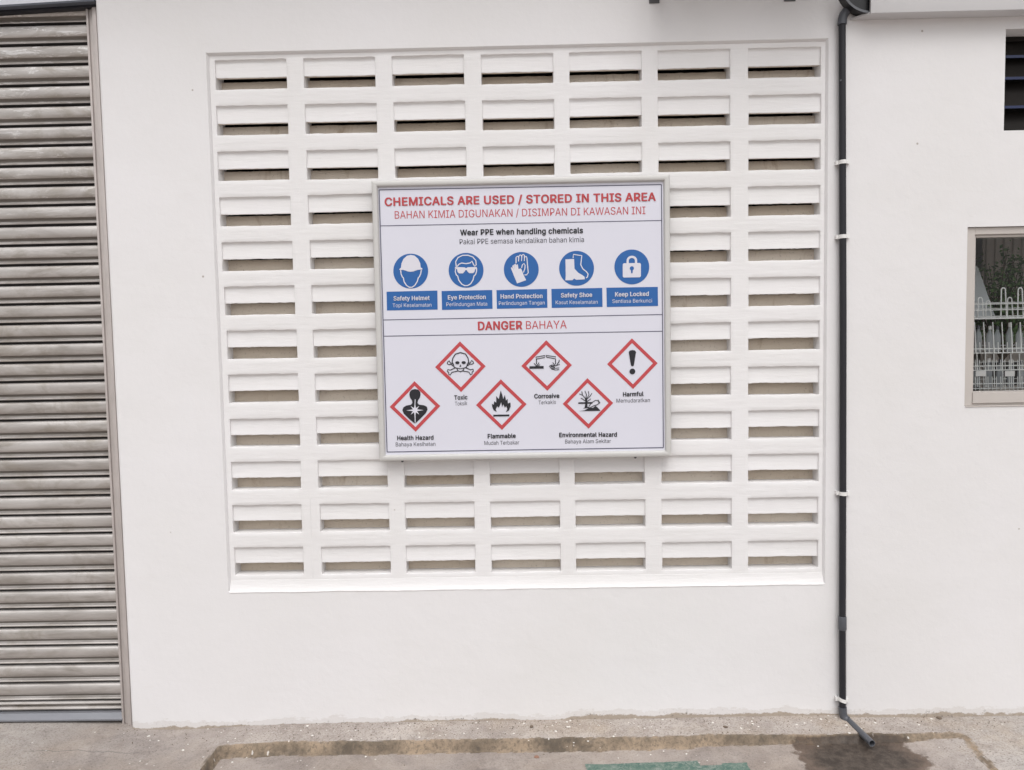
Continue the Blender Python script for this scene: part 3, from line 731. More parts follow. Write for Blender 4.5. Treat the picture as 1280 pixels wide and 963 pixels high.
gut = empty('gutter', (fa.x, FYF, fa.z+.15), 'black half round gutter with a black plate shading its open end above the drain pipe', 'gutter')
GY = FYF+.016; gc = at(1090, -24, GY); gr_ = abs(at(1090, 16.6, GY).z-gc.z)
def arc(r, y, n=36): return [(gc.x+r*math.cos(math.pi+math.pi*k/n), y, gc.z+r*math.sin(math.pi+math.pi*k/n)) for k in range(n+1)]
m = MB(); n = 36
A, B_, C2, D = arc(gr_, GY), arc(gr_-.010, GY), arc(gr_, YR-.012), arc(gr_-.010, YR-.030)
m.add(A+B_, [(k, k+1, n+1+k+1, n+1+k) for k in range(n)]); m.build('rim', M_rim, gut)
m = MB(); m.add(A+C2, [(k, n+1+k, n+2+k, k+1) for k in range(n)]); m.add(B_+D, [(k, k+1, n+2+k, n+1+k) for k in range(n)])
F_ = [(x, GY+.010, z) for x, y, z in B_]; m.add(F_, [tuple(range(n+1))])  # black plate just behind the rim, painting the dark inside
m.build('trough', M_gutter, gut)
# part of the right fascia hides the other half of the gutter; a black plate paints the open end's shade

# unseen eave slab added above the left wall to darken its top
m = MB(); m.box((-3.2, -.48, 4.02), (2.93, .25, 4.14)); m.build('eave_shade_slab', M_fascia, wall)
# ------------------------------------------------------------------ wall bracket arms above the panel (only their feet show)
for i, (u, v, wd, lab) in enumerate(((818, 4.0, .046, 'dark grey wall bracket foot above the fifth and sixth columns of vent blocks'), (987.5, 1.4, .050, 'dark grey wall bracket foot above the rightmost column of vent blocks'))):
    p = at(u, v, -.006)
    br = empty('wall_bracket', (p.x, -.003, p.z), lab, 'bracket', 'brackets above the vent panel')
    m = MB(); m.box((p.x-wd/2, -.006, p.z), (p.x+wd/2, -.001, p.z+.42)); m.build('wall_plate', M_bracket, br, bevel=.001)
    m = MB(); az_ = at(818, -7, 0).z; m.box((p.x-.018, -.36, az_+.004), (p.x+.018, -.0065, az_+.032)); m.build('arm', M_bracket, br, bevel=.001)
ac = empty('outdoor_unit', (2.4, -.26, 3.40), 'pale outdoor air conditioning unit resting on wall brackets above the picture', 'outdoor unit')
zz = at(818, -7, 0).z+.034
m = MB(); m.box((1.98, -.34, zz+.10), (2.80, -.12, zz+.7)); m.build('casing', M_fascia, ac, bevel=.01)
for x_ in (2.05, 2.71):
    m = MB(); m.box((x_, -.33, zz-.001), (x_+.04, -.13, zz+.0995)); m.build('foot', M_bracket, ac)

# ------------------------------------------------------------------ the sign
SGY = -.034        # face of the printed sheet
sign = empty('safety_sign', (1.37, SGY, 1.25), 'large framed chemical safety notice with blue and red pictograms mounted over the vent blocks', 'sign')
class Flat(MB):
    pass
def P2(u, v, lay=0): 
    p = at(u, v, SGY-.0009*lay); return p
# board and frame
FYo = SGY-.016
oTL, oTR, oBR, oBL = at(463.3, 227.3, FYo), at(837.3, 216.3, FYo), at(840.3, 571.5, FYo), at(474.2, 577, FYo)
X0s = (oTL.x+oBL.x)/2; X1s = (oTR.x+oBR.x)/2; Z1s = (oTL.z+oTR.z)/2; Z0s = (oBL.z+oBR.z)/2
tiltz = (oTR.z-oTL.z)*.5
fw = .029
def frame_piece(a, b_, name):
    """mitred snap-frame bar from corner a to b (outer corners), profile across its width"""
    a = Vector((a[0], 0, a[1])); b_ = Vector((b_[0], 0, b_[1])); d = (b_-a).normalized(); inw = Vector((-d.z, 0, d.x))
    if inw.dot(Vector(((X0s+X1s)/2, 0, (Z0s+Z1s)/2))-a) < 0: inw = -inw
    prof = [(0, -.004), (0, SGY+.008), (.0012, SGY-.010), (.004, SGY-.0145), (.008, SGY-.0158), (.019, SGY-.0154), (.024, SGY-.0130), (fw-.001, SGY-.0055), (fw, SGY-.001), (fw, -.004)]
    m = MB(); vs = []
    for end, s_ in ((a, 1), (b_, -1)):
        for w__, y in prof:
            p = end+inw*w__+d*(w__*s_); vs.append((p.x, y, p.z))
    K = len(prof)
    m.add(vs, [(k, (k+1) % K, K+(k+1) % K, K+k) for k in range(K)]+[tuple(range(K)), tuple(range(K, 2*K))])
    m.build(name, M_alu, sign, angle=30)
cs = [(X0s, Z0s), (X1s, Z0s), (X1s, Z1s), (X0s, Z1s)]
for i in range(4): frame_piece(cs[i], cs[(i+1) % 4], 'frame_bar')
m = MB(); m.box((X0s+.004, SGY, Z0s+.004), (X1s-.004, -.006, Z1s-.004)); board = m.build('board', M_panel, sign)
for (x, z) in ((X0s+.1, Z0s-.006), (X1s-.16, Z0s-.006)):
    m = MB(); m.tube([(x, -.008, z), (x, -.002, z)], .006, 10); m.build('fixing_screw', M_bracket, sign)

def poly(name, shapes, mat, parent, lay, tr=None):
    """flat print: shapes are closed outlines in photo pixels (or mapped by tr)"""
    bm = bmesh.new()
    for i_s, pts in enumerate(shapes):
        q = [P2(*(tr(*p) if tr else p), lay)+Vector((0, -.00012*(i_s % 5), 0)) for p in pts]
        vv = [bm.verts.new(p) for p in q]
        f = bm.faces.new(vv)
    bm.normal_update()
    bmesh.ops.triangulate(bm, faces=bm.faces[:])
    me = bpy.data.meshes.new(name)
    for f in bm.faces:
        if f.normal.y > 0: f.normal_flip()
    bm.to_mesh(me); bm.free(); me.materials.append(mat)
    return link(name, me, parent)
def ribbon(pts, w_, closed=False):
    """outline quads of a stroke"""
    out = []; n = len(pts); wd = w_ if isinstance(w_, (list, tuple)) else [w_]*n
    def nrm(i):
        a = pts[i-1] if (i > 0 or closed) else pts[i]; b_ = pts[(i+1) % n] if (i < n-1 or closed) else pts[i]
        dx, dy = b_[0]-a[0], b_[1]-a[1]; l = math.hypot(dx, dy) or 1; return -dy/l, dx/l
    for i in range(n if closed else n-1):
        j = (i+1) % n; (nx_, ny_), (mx, my) = nrm(i), nrm(j); a, b_ = pts[i], pts[j]; h, g = wd[i]/2, wd[j]/2
        out.append([(a[0]+nx_*h, a[1]+ny_*h), (b_[0]+mx*g, b_[1]+my*g), (b_[0]-mx*g, b_[1]-my*g), (a[0]-nx_*h, a[1]-ny_*h)])
    return out
def circ(cx, cy, rx, ry=None, n=48, a0=0, a1=360):
    ry = ry or rx; k = n if a1-a0 == 360 else n+1
    return [(cx+rx*math.cos(R(a0+(a1-a0)*i/n)), cy+ry*math.sin(R(a0+(a1-a0)*i/n))) for i in range(k)]

# ruled lines (straight on the sheet)
def rule(a, b_, w_=1.15): poly('ruled_line', ribbon([a, b_], w_), M_line, board, 1)
rule((473.9, 237.6), (826.8, 230.9)); rule((483.9, 565.3), (829.2, 559.8))
rule((473.9, 237.6), (483.9, 565.3)); rule((826.8, 230.9), (829.2, 559.8))
rule((475.3, 282.6), (827.2, 275.8), .95); rule((479.0, 400.2), (827.8, 393.4), .95); rule((479.7, 420.5), (828.0, 414.3), .95)

# lettering
FONT = None
try:
    import os
    fp = os.path.join(bpy.utils.resource_path('LOCAL'), 'datafiles', 'fonts', 'Inter.woff2')
    if os.path.exists(fp): FONT = bpy.data.fonts.load(fp)
except Exception: FONT = None
def text_mesh(s, bold):
    """(vertices, faces): every glyph outline is filled by itself, so fonts with overlapping contours stay solid"""
    cu = bpy.data.curves.new('lettering', 'FONT'); cu.body = s; cu.size = 1; cu.resolution_u = 3; cu.fill_mode = 'NONE'
    if FONT: cu.font = FONT
    cu.space_character = 1.05 if bold else 1
    ob = bpy.data.objects.new('tmp', cu); C.objects.link(ob); dg = bpy.context.evaluated_depsgraph_get()
    me = bpy.data.meshes.new_from_object(ob.evaluated_get(dg)); bpy.data.objects.remove(ob); bpy.data.curves.remove(cu)
    nxt = {}
    for e_ in me.edges: nxt.setdefault(e_.vertices[0], []).append(e_.vertices[1]); nxt.setdefault(e_.vertices[1], []).append(e_.vertices[0])
    seen = set(); loops = []
    for v0 in range(len(me.vertices)):
        if v0 in seen or v0 not in nxt: continue
        lp_ = [v0]; seen.add(v0); cur = v0
        while True:
            q = [k for k in nxt[cur] if k not in seen]
            if not q: break
            cur = min(q, key=lambda k: abs(k-cur)) if len(lp_) == 1 else q[0]
            seen.add(cur); lp_.append(cur)
        if len(lp_) > 2: loops.append([Vector((me.vertices[k].co.x, me.vertices[k].co.y, 0)) for k in lp_])
    def area(l): return sum(l[i-1].x*l[i].y-l[i].x*l[i-1].y for i in range(len(l)))/2
    def inside(p, l):
        r = False
        for i in range(len(l)):
            a_, b_ = l[i-1], l[i]
            if (a_.y > p.y) != (b_.y > p.y) and p.x < (b_.x-a_.x)*(p.y-a_.y)/(b_.y-a_.y)+a_.x: r = not r
        return r
    if not loops: return [], []
    sg = 1 if area(max(loops, key=lambda l: abs(area(l)))) > 0 else -1
    solid = [l for l in loops if area(l)*sg > 0]; hole = [l for l in loops if area(l)*sg < 0]
    V_, F_ = [], []
    for i, l in enumerate(solid):
        hs_ = [h for h in hole if inside(h[0], l) and abs(area(h)) < abs(area(l))]
        allp = l+[p for h in hs_ for p in h]; 
        for k, t in enumerate(tessellate_polygon([l]+hs_)):       # every triangle on its own, none flush with another
            b0 = len(V_); V_ += [(allp[q].x, allp[q].y, ((k+i) % 5)*.00005) for q in t]; F_.append((b0, b0+1, b0+2))
    bpy.data.meshes.remove(me)
    return V_, F_
CAPH = max(v[1] for v in text_mesh('H', False)[0])
def lettering(s, u0, u1, v0, v1, cap, mat, parent, lay=1, bold=False):
    """text from (u0,v0) to (u1,v1) along its baseline, capital height in photo pixels"""
    vs0, fs0 = text_mesh(s, bold)
    vs_, fs_, K = [], [], len(vs0)
    for i, (dx, dz) in enumerate(((-.030, 0), (-.018, .016), (-.018, -.016), (0, 0), (.018, .016), (.018, -.016), (.030, 0)) if bold else ((0, 0),)):   # heavier weight from shifted copies, each a hair lower
        vs_ += [(x+dx, y+dz, z+i*.00028) for x, y, z in vs0]; fs_ += [tuple(k+i*K for k in f) for f in fs0]
    me = bpy.data.meshes.new('lettering'); me.from_pydata(vs_, [], fs_)
    xs = [v.co.x for v in me.vertices]; a, b_ = min(xs), max(xs)
    o0 = P2(u0, v0, lay); o1 = P2(u1, v1, lay); up = P2(u0, v0-cap, lay)-o0; up.x = 0
    for v in me.vertices:
        t = (v.co.x-a)/(b_-a); lift = v.co.z; v.co = o0+(o1-o0)*t+up*(v.co.y/CAPH)+Vector((0, -lift, 0))
    me.materials.clear(); me.materials.append(mat)
    return link('lettering', me, parent)
T = lettering
T('CHEMICALS ARE USED / STORED IN THIS AREA', 480.8, 819.8, 257.6, 251.1, 10.0, M_red, board, bold=True)
T('BAHAN KIMIA DIGUNAKAN / DISIMPAN DI KAWASAN INI', 493.5, 806.8, 273.6, 267.8, 9.4, M_red, board)
T('Wear PPE when handling chemicals', 575.2, 728.8, 294.4, 291.6, 6.9, M_black, board, bold=True)
T('Pakai PPE semasa kendalikan bahan kimia', 574.6, 730, 305.7, 302.8, 6.5, M_grey_print, board)
T('DANGER', 597.4, 653, 412.8, 411.7, 10.2, M_red, board, bold=True)
T('BAHAYA', 657.5, 708.4, 411.7, 410.7, 10.0, M_red, board)
for s1, s2, u0, u1, w0, w1, vb1, vb2, du in (
    ('Health Hazard', 'Bahaya Kesihatan', 496.5, 542, 494.7, 544.3, 550.0, 557.9, 0),
    ('Toxic', 'Toksik', 567.8, 584.4, 568.7, 584.1, 499.5, 507.0, 0),
    ('Flammable', 'Mudah Terbakar', 609.6, 644.7, 605.5, 649, 547.8, 556.1, 0),
    ('Corrosive', 'Terkakis', 667.8, 699.3, 673.2, 694.9, 497.8, 505.5, 0),
    ('Environmental Hazard', 'Bahaya Alam Sekitar', 699, 771.2, 706.4, 763.7, 546.2, 554.3, 0),
    ('Harmful', 'Memudaratkan', 778.6, 804.4, 770.6, 812.4, 495.4, 503.2, 0)):
    T(s1, u0, u1, vb1+.4, vb1-.3, 5.3, M_black, board, bold=True); T(s2, w0, w1, vb2+.4, vb2-.4, 4.9, M_grey_print, board)

# blue PPE signs
ppe = [('safety helmet', (513.4, 339.1), (483.2, 546.7, 364.9, 363.4, 388.4, 387.2), ('Safety Helmet', 492, 537.2, 375.5), ('Topi Keselamatan', 490.9, 539.3, 383.9)),
       ('eye protection', (582.6, 338.1), (552, 615.3, 364.0, 362.7, 387.7, 386.2), ('Eye Protection', 559.8, 607.3, 374.3), ('Perlindungan Mata', 558, 609, 382.6)),
       ('hand protection', (651.6, 337.0), (620.6, 683.9, 362.9, 361.4, 386.3, 385.0), ('Hand Protection', 625.7, 678.2, 373.0), ('Perlindungan Tangan', 623.6, 680.9, 381.2)),
       ('safety shoe', (720.7, 335.6), (689.2, 752.8, 361.4, 360.1, 385.2, 383.8), ('Safety Shoe', 701.1, 740.3, 371.6), ('Kasut Keselamatan', 694.6, 747.1, 380.2)),
       ('keep locked', (789.8, 333.9), (758, 822.2, 359.9, 358.8, 384.0, 382.7), ('Keep Locked', 768.8, 811, 370.4), ('Sentiasa Berkunci', 765.5, 815.1, 378.6))]
RC = 21.8
def sym(c): return lambda x, y: (c[0]+x*RC+(-y)*RC*.0, c[1]-y*RC-x*RC*.018)
def S(name, shapes, mat, parent, lay, c): return poly(name, shapes, mat, parent, lay, sym(c))
for k, (nm, c, bx, t1, t2) in enumerate(ppe):
    d = poly('pictogram', [circ(c[0], c[1], RC, n=64)], M_blue, board, 1); d['label'] = 'round blue %s pictogram' % nm
    b0, b1, va, vb, vc, vd = bx
    q = poly('caption_box', [[(b0, va), (b1, vb), (b1+.4, vd), (b0+.5, vc)]], M_blue, board, 1)
    T(t1[0], t1[1], t1[2], t1[3]+.4, t1[3]-.4, 5.2, M_white_print, q, 2, True); T(t2[0], t2[1], t2[2], t2[3]+.4, t2[3]-.4, 4.6, M_white_print, q, 2)
    Wt = M_white_print; lw_ = .060
    if k == 0:
        S('helmet_symbol', [[(-.66, .12), (-.56, .20), (-.53, .45), (-.42, .70), (-.22, .88), (0, .93), (.22, .88), (.42, .70), (.54, .45), (.57, .20), (.68, .13), (.66, .08), (.40, .06), (.15, -.02), (0, -.04), (-.15, -.02), (-.40, .07), (-.64, .08)]], Wt, d, 2, c)
        face = [(-.58, .06), (-.55, -.16), (-.48, -.33), (-.42, -.38), (-.38, -.60), (-.24, -.82), (-.08, -.93), (.08, -.93), (.24, -.82), (.38, -.60), (.44, -.38), (.50, -.33), (.57, -.16), (.61, .06)]
        S('face_symbol', ribbon(face, lw_), Wt, d, 2, c)
    if k == 1:
        S('goggles_symbol', [[(-.64, .20), (-.10, .17), (0, .12), (.10, .17), (.62, .18), (.60, .08), (.52, .06), (.48, -.10), (.40, -.17), (.18, -.17), (.09, -.08), (.04, .01), (-.04, .01), (-.09, -.08), (-.18, -.17), (-.40, -.17), (-.48, -.10), (-.52, .08), (-.64, .10)]], Wt, d, 2, c)
        hair = [(-.56, .22), (-.60, .50), (-.46, .74), (-.2, .86), (.10, .86), (.38, .76), (.56, .55), (.58, .30), (.50, .22), (.42, .34), (.34, .52), (.24, .42), (0, .38), (-.25, .42), (-.40, .36), (-.50, .24)]
        S('hair_symbol', ribbon(hair, lw_, True), Wt, d, 2, c)
        face = [(-.60, .12), (-.62, -.08), (-.56, -.26), (-.48, -.32), (-.42, -.56), (-.26, -.78), (-.08, -.88), (.08, -.88), (.26, -.78), (.40, -.56), (.46, -.32), (.54, -.26), (.60, -.08), (.60, .12)]
        S('face_symbol', ribbon(face, lw_), Wt, d, 2, c)
    if k == 2:
        S('front_glove_symbol', [[(-.60, .10), (-.52, .14), (-.42, -.06), (-.52, .20), (-.44, .28), (-.36, .02), (-.42, .28), (-.32, .34), (-.27, .04), (-.30, .26), (-.20, .30), (-.16, .02), (-.02, .06), (.04, -.06), (.14, -.34), (.28, -.62), (-.24, -.80), (-.42, -.36)]], Wt, d, 2, c)
        g2 = [(-.30, .36), (-.30, .70), (-.22, .76), (-.16, .70), (-.16, .46), (-.14, .76), (-.06, .84), (.01, .78), (.01, .48), (.04, .82), (.12, .86), (.18, .80), (.18, .48), (.20, .72), (.28, .74), (.32, .66), (.36, .20), (.40, -.20), (.30, -.32), (.18, -.32)]
        S('rear_glove_symbol', ribbon(g2, lw_*.95)+ribbon([(.02, .08), (.06, .26), (.16, .34), (.22, .22), (.20, .02), (.12, -.18)], lw_*.9), Wt, d, 2, c)
    if k == 3:
        S('front_boot_symbol', [[(-.64, .52), (-.14, .54), (-.12, -.02), (.10, -.26), (.34, -.40), (.46, -.50), (.48, -.64), (-.02, -.66), (-.14, -.58), (-.24, -.68), (-.64, -.68), (-.62, -.40)]], Wt, d, 2, c)
        S('rear_boot_symbol', ribbon([(-.20, .60), (-.18, .80), (.30, .72), (.24, .20), (.36, -.04), (.58, -.22), (.66, -.34), (.62, -.52), (.54, -.56)], lw_), Wt, d, 2, c)
    if k == 4:
        S('padlock_symbol', [[(-.46, .22), (.46, .22), (.52, .16), (.52, -.54), (.46, -.60), (-.46, -.60), (-.52, -.54), (-.52, .16)]]+ribbon([(-.24, .20), (-.24, .36)]+[(.24*math.cos(R(180-180*i/10)), .36+.22*math.sin(R(180-180*i/10))) for i in range(1, 10)]+[(.24, .36), (.24, .20)], .13), Wt, d, 2, c)
        S('keyhole_symbol', [circ(0, -.08, .12, n=20), [(-.06, -.10), (.06, -.10), (.04, -.36), (-.04, -.36)]], M_blue, d, 3, c)

# red diamonds
dia = [('health hazard', (518.7, 508.3)), ('toxic', (575.5, 458.6)), ('flammable', (626.6, 506.0)), ('corrosive', (683.3, 457.1)), ('environmental hazard', (734.9, 504.5)), ('harmful', (790.5, 454.8))]
HD = 31.6
for k, (nm, c) in enumerate(dia):
    o_ = [(c[0]-HD, c[1]+.6), (c[0]-.6, c[1]-HD), (c[0]+HD, c[1]-.6), (c[0]+.9, c[1]+HD)]
    i_ = [(c[0]+(x-c[0])*.815, c[1]+(y-c[1])*.815) for x, y in o_]
    d = poly('pictogram', [[o_[a], o_[(a+1) % 4], i_[(a+1) % 4], i_[a]] for a in range(4)], M_red, board, 1); d['label'] = 'red bordered %s diamond' % nm
    RCs = RC; K = M_black
    D_ = lambda x, y, c=c: (c[0]+x*HD, c[1]-y*HD-x*HD*.015)
    def Z(name, shapes, mat=K, lay=2): return poly(name, shapes, mat, d, lay, D_)
    if k == 0:
        head = [(-.10, .14), (-.12, .24), (-.19, .34), (-.22, .46), (-.21, .57), (-.13, .66), (0, .69), (.13, .66), (.21, .57), (.22, .46), (.19, .34), (.12, .24), (.10, .14)]
        body = head + [(.16, .07), (.36, .04), (.47, -.02), (.50, -.13), (.43, -.27), (.20, -.50), (.03, -.66), (-.03, -.66), (-.22, -.50), (-.44, -.28), (-.50, -.14), (-.46, -.03), (-.34, .04), (-.16, .07)]
        Z('torso_symbol', [body])
        star = []
        for a in range(16):
            r_ = (.34 if a % 4 == 0 else .24) if a % 2 == 0 else .09
            star.append((r_*math.cos(R(90+a*22.5)), -.15+r_*math.sin(R(90+a*22.5))))
        Z('burst_symbol', [star]+ribbon([(0, -.2), (.01, -.64)], .03)+ribbon([(0, .1), (.01, .28)], .03), M_panel, 3)
    if k == 1:
        sk = [(-.30, .34), (-.33, .20), (-.27, .06), (-.24, -.02), (-.14, -.06), (-.10, -.16), (0, -.20), (.10, -.16), (.14, -.06), (.24, -.02), (.27, .06), (.33, .20), (.30, .34), (.20, .50), (0, .56), (-.20, .50)]
        bones = []
        for sx_ in (-1, 1):
            bones += ribbon([(sx_*.50, .20), (sx_*.44, .24), (sx_*.40, .16), (sx_*.26, .10)], .035)+ribbon([(sx_*.50, .20), (sx_*.52, .12), (sx_*.44, .09), (sx_*.38, .10), (sx_*.26, .02)], .035)
            bones += ribbon([(sx_*.06, -.16), (sx_*.34, -.22), (sx_*.40, -.32), (sx_*.46, -.30), (sx_*.46, -.22)], .035)+ribbon([(sx_*.20, -.04), (sx_*.40, -.13), (sx_*.50, -.10), (sx_*.52, -.18), (sx_*.46, -.22)], .035)
        Z('skull_symbol', ribbon(sk, .04, True)+bones+[circ(-.12, .16, .085, .06, 14), circ(.13, .16, .085, .06, 14), [(-.04, .0), (.04, .0), (0, .10)]]+ribbon([(-.12, -.05), (0, -.08), (.12, -.05)], .03))
    if k == 2:
        fl = [(-.18, -.28), (-.30, -.22), (-.36, -.08), (-.37, .04), (-.30, .0), (-.28, .14), (-.20, .08), (-.20, .34), (-.10, .22), (-.06, .40), (-.02, .56), (.04, .38), (.08, .22), (.14, .38), (.19, .16), (.25, .22), (.26, .04), (.36, .08), (.37, -.08), (.30, -.24), (.18, -.30), (.24, -.18), (.20, -.06), (.14, -.12), (.08, .02), (.03, -.10), (0, .10), (-.06, -.04), (-.10, -.12), (-.16, -.06), (-.22, -.18)]
        Z('flame_symbol', [fl]+ribbon([(-.32, -.43), (.32, -.43)], .07))
    if k == 3:
        Z('hand_and_bar_symbol', ribbon([(-.68, -.07), (-.12, -.07)], .10)
          +ribbon([(-.42, .34), (-.42, .26), (-.08, .32), (-.06, .40), (-.42, .34)], .03)+ribbon([(-.02, .40), (.0, .33), (.34, .26), (.36, .34), (-.02, .40)], .03)
          +ribbon([(-.40, .26), (-.40, .06)], .035)+ribbon([(.35, .26), (.35, .04)], .035)
          +ribbon([(-.40, -.02), (-.50, .10)], .03)+ribbon([(-.40, -.02), (-.30, .12)], .03)+ribbon([(-.36, -.02), (-.26, .04)], .025)
          +ribbon([(.34, -.02), (.24, .12)], .03)+ribbon([(.40, .02), (.50, .16)], .03)+ribbon([(.48, .10), (.50, .22)], .03)
          +ribbon([(.10, -.04), (.20, .02), (.34, -.02), (.52, .04)], .03)+ribbon([(.12, -.08), (.24, -.12), (.50, -.10)], .028)+ribbon([(.18, -.14), (.34, -.18), (.50, -.17)], .028)+ribbon([(.16, -.03), (.28, -.06), (.32, -.10)], .05))
    if k == 4:
        Z('tree_and_fish_symbol', [[(-.13, -.16), (-.10, .02), (-.12, .20), (-.04, .20), (-.02, .02), (-.02, -.12), (.10, -.17), (-.20, -.20)], [(-.36, -.30), (-.12, -.27), (.06, -.16), (.20, -.18), (.30, -.10), (.42, -.20), (.50, -.30)]]
          +ribbon([(-.38, .02), (.18, .02)], .06)
          +ribbon([(-.08, .18), (-.22, .34), (-.24, .48)], .03)+ribbon([(-.08, .16), (-.06, .36), (-.12, .50)], .03)+ribbon([(-.06, .18), (.04, .34), (.02, .48)], .028)+ribbon([(-.05, .16), (.08, .28), (.16, .40)], .028)
          +ribbon([(-.20, .32), (-.34, .38)], .025)+ribbon([(-.10, .10), (-.28, .22)], .03)+ribbon([(-.03, .08), (.12, .18)], .028)
          +ribbon([(.04, -.12), (.14, .02), (.30, .12), (.42, .10), (.48, .02), (.36, -.06), (.22, -.10), (.10, -.16)], .03)+ribbon([(.40, .14), (.44, .0)], .03))
    if k == 5:
        Z('exclamation_symbol', [[(-.145, .46), (-.10, .52), (0, .54), (.10, .52), (.145, .46), (.06, -.06), (.03, -.10), (-.03, -.10), (-.06, -.06)], circ(0, -.31, .115, n=24)])

# ------------------------------------------------------------------ wire rack and things behind the display window
ry = .15
def Wp(u, v, y=ry): return at(u, v, y)
rack = empty('wire_rack', (Wp(1250, 486).x, ry, Wp(1250, 486).z), 'white wire display rack with hooped dividers behind the window glass', 'rack')
rx1 = Wp(1217, 440).x; rx0 = Wp(1205, 440).x; rxe = rx0+1.0
def dep(y, tiers):
    pass
for v, r_ in ((380, .0026), (387.5, .0022), (398, .0042), (435.8, .0024), (441.2, .0028), (457.3, .0024), (462.8, .0026), (479.6, .0024), (485.5, .0024)):
    z = Wp(1250, v).z; m = MB(); m.tube([(rx0, ry, z), (rxe, ry, z)], r_, 6); m.build('rail', M_wire, rack)
    m = MB(); m.tube([(rx0, ry+.16, z+.012), (rxe, ry+.16, z+.012)], r_*.8, 6); m.build('rear_rail', M_wire, rack)
def vwire(u0, v0, u1, v1, dy=.004, r_=.0018):
    m = MB(); a, b_ = at(u0, v0, ry+dy), at(u1, v1, ry+dy); m.tube([a, b_], r_*1.35, 5); return m.build('upright_wire', M_wire, rack)
for i in range(16):
    vwire(1218+i*11.4, 403, 1220+i*11.4, 441, .006, .0021)
    vwire(1219+i*5.7, 428, 1219.6+i*5.7, 442, -.004, .0013)
for i in range(16):
    vwire(1221+i*10.6, 442, 1222+i*10.6, 484, .005, .0018)
    vwire(1219+i*5.3, 450, 1219.5+i*5.3, 463, -.004, .0012)
for i in range(26): vwire(1219+i*5.3, 471, 1219.4+i*5.3, 488, -.004, .0013)
def hoop(u, vt, vb, wpx, y_):
    a, b_ = at(u, vb, y_), at(u+wpx, vb, y_); c_, d_ = at(u+.6, vt+wpx/2, y_), at(u+wpx-1.5, vt+wpx/2, y_)
    mid = (c_+d_)/2; rad = (d_-c_).length/2; pts = [a, c_]
    for k in range(1, 8):
        t = math.pi-math.pi*k/8; pts.append(mid+Vector((math.cos(t)*rad, 0, math.sin(t)*rad)))
    pts += [d_, b_]
    m = MB(); m.tube(pts, .0030, 6); m.build('hoop', M_wire, rack)
for u, vt, y_ in ((1251, 359, ry+.01), (1272, 359, ry+.01), (1294, 359, ry+.01), (1222, 371, ry+.07), (1232, 375, ry+.10), (1259, 371, ry+.07)):
    hoop(u, vt, 397, 7.2, y_)
for u in (1219.5, 1256, 1293):
    a, b_ = at(u, 464, ry-.008), at(u+12, 470.5, ry-.008)
    m = MB(); m.box((a.x, ry-.010, b_.z), (b_.x, ry-.0085, a.z)); m.build('price_ticket', M_clip, rack)
# clear bottles standing in the tiers
rbt = random.Random(5); k = 0
for (va, vb) in ((440, 404), (484, 449)):
    for i in range(7):
        u = 1222+i*13+rbt.uniform(-2, 2); y_ = ry+.06+rbt.uniform(0, .05); a, b_ = at(u, va, y_), at(u, vb+rbt.uniform(-1, 4), y_)
        h = b_.z-a.z; r0 = .016
        bt = empty('clear_bottle', a, '%s clear plastic bottle on the %s tier of the wire rack' % (('first', 'second', 'third', 'fourth', 'fifth', 'sixth', 'seventh')[i]+' from the left', 'middle' if va == 440 else 'bottom'), 'bottle', 'clear bottles in the wire rack')
        m = MB(); m.tube([a, a+Vector((0, 0, h*.04)), a+Vector((0, 0, h*.62)), a+Vector((0, 0, h*.8)), a+Vector((0, 0, h*.86))], [r0*.9, r0, r0, r0*.45, r0*.4], 10); m.build('bottle_body', M_clear, bt)
        m = MB(); m.tube([a+Vector((0, 0, h*.86)), a+Vector((0, 0, h))], r0*.48, 8); m.build('cap', M_clip if i % 2 else M_fit, bt)
# leaning pale board; plant and ribbed panel added inside for the glass's reflection
yc = .45
pa, pb, pc, pd = at(1200, 330, yc), at(1222, 333, yc), at(1245, 398, yc-.05), at(1200, 398, yc-.05)
m = MB(); m.add([pa, pb, pc, pd]+[p+Vector((0, .01, 0)) for p in (pa, pb, pc, pd)], [(0,1,2,3),(4,7,6,5),(0,4,5,1),(1,5,6,2),(2,6,7,3),(3,7,4,0)])
tag(m.build('leaning_card', M_card), 'pale grey card with a slanted edge leaning behind the wire rack', 'card')
ypn = .85
pan = empty('reflected_ribbed_panel', (4.6, ypn, 1.6), 'ribbed grey brown metal panel added inside for the fence reflected in the glass', 'panel')
xa = at(1229, 300, ypn).x
m = MB(); m.box((xa, ypn, 1.3), (6.1, ypn+.01, 2.9)); m.build('sheet', M_rib, pan)
for i in range(26):
    x = xa+.012+i*.050; m = MB(); m.box((x, ypn-.014, 1.3), (x+.030, ypn-.0005, 2.9)); m.build('rib', M_rib, pan, bevel=.003)
pc_ = at(1254, 352, .50)
pl = empty('reflected_plant', (pc_.x, .50, pc_.z-.45), 'dark green small leaved bush in a pot, added behind the wire rack for its reflection in the glass', 'plant')
rl = random.Random(11); leaf = MB(); stems = MB()
root_ = Vector((pc_.x, .50, pc_.z-.42))
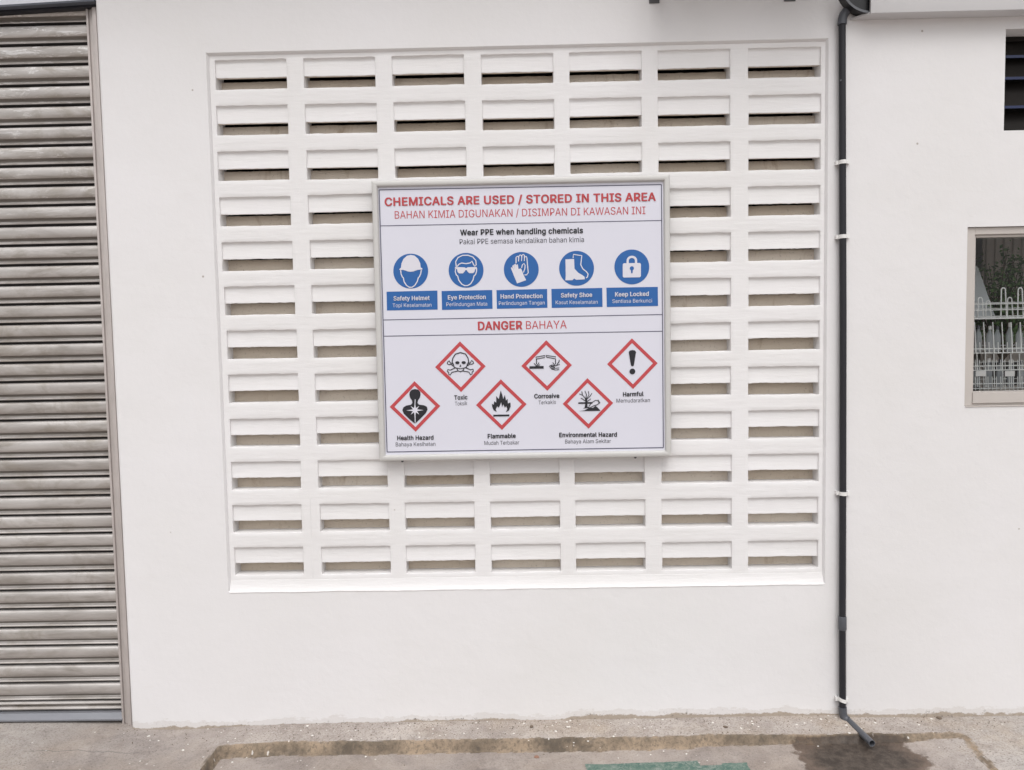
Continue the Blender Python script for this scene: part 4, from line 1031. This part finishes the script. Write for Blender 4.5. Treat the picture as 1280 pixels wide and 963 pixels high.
for s in range(34):
    az = rl.uniform(0, 6.28); rad_ = rl.uniform(.03, .26); tip = Vector((pc_.x+math.cos(az)*rad_, .50+math.sin(az)*rad_*.7, pc_.z+rl.uniform(-.10, .22)-rad_*.25))
    mid = (root_+tip)/2+Vector((rl.uniform(-.05, .05), rl.uniform(-.04, .04), .04)); stems.tube([root_, mid, tip], [.004, .003, .0015], 5)
    for q in range(60):
        t = rl.uniform(.30, 1.0); p = root_*(1-t)**2+mid*2*t*(1-t)+tip*t*t+Vector((rl.gauss(0, .022), rl.gauss(0, .022), rl.gauss(0, .022)))
        d = Vector((rl.gauss(0, 1), rl.gauss(0, 1), rl.gauss(0, .7))).normalized(); sdv = d.cross(Vector((rl.gauss(0, 1), rl.gauss(0, 1), rl.gauss(0, 1)))).normalized(); L_ = rl.uniform(.016, .034)
        leaf.add([p, p+d*L_*.5+sdv*L_*.28, p+d*L_, p+d*L_*.5-sdv*L_*.28], [(0,1,2,3)])
o = leaf.build('foliage', M_leaf, pl); stems.build('stem', M_stem, pl)
m = MB(); m.tube([root_+Vector((0, 0, -.12)), root_+Vector((0, 0, .0))], [.07, .09], 16); m.build('pot', M_gutter, pl)

# ------------------------------------------------------------------ debris
def debris(name, n, mat, rng, seed, size, flat, label):
    rd = random.Random(seed); m = MB()
    for _ in range(n):
        x, y = rng(rd); s = rd.uniform(*size); z = gheight(x, y); K = 6; a0 = rd.uniform(0, 6)
        ring = [(x+s*rd.uniform(.5, 1)*math.cos(a0+k*6.283/K), y+s*rd.uniform(.5, 1)*math.sin(a0+k*6.283/K), z+.0005) for k in range(K)]
        top = [(x+(p[0]-x)*.7, y+(p[1]-y)*.7, z+s*flat*rd.uniform(.6, 1.2)+.0008) for p in ring]
        m.add(ring+top, [(k, (k+1) % K, K+(k+1) % K, K+k) for k in range(K)]+[tuple(range(K, 2*K))])
    o = m.build(name, mat, angle=20); tag(o, label, name.replace('_', ' '), kind='stuff')
debris('paint_chips', 130, M_chip, lambda r: (r.uniform(-.45, 3.3), -abs(r.gauss(0, .10))-.005), 2, (.0012, .0085), .18, 'small white paint chips scattered on the concrete at the wall base')
debris('grit', 420, M_stone, lambda r: (r.uniform(-.7, 3.6), -abs(r.gauss(0, .09))-.003), 4, (.001, .0038), .7, 'dark brown grit and crumbs along the wall base and the step')
for u, v, s, mt, lab in ((671, 946, .0085, M_pot, 'small reddish stone on the concrete left of the teal paint'), (664.5, 908.5, .0085, M_stone, 'dark pebble on the ledge below the middle of the wall'), (907, 908.5, .008, M_stone, 'dark pebble on the ledge below the sixth vent column'), (1174, 897.5, .010, M_stone, 'dark pebble at the foot of the right wall')):
    p = at(u, v, z=0.0); 
    for _ in range(4): p = at(u, v, z=gheight(p.x, p.y)+s*.4)
    bm = bmesh.new(); bmesh.ops.create_icosphere(bm, subdivisions=2, radius=s)
    for q in bm.verts:
        q.co *= 1+.5*nz(q.co, 80, int(u)); q.co.z *= .6; q.co.x *= 1.25
    me = bpy.data.meshes.new('pebble'); bm.to_mesh(me); bm.free(); me.materials.append(mt)
    tag(link('pebble', me, None, p), lab, 'pebble')
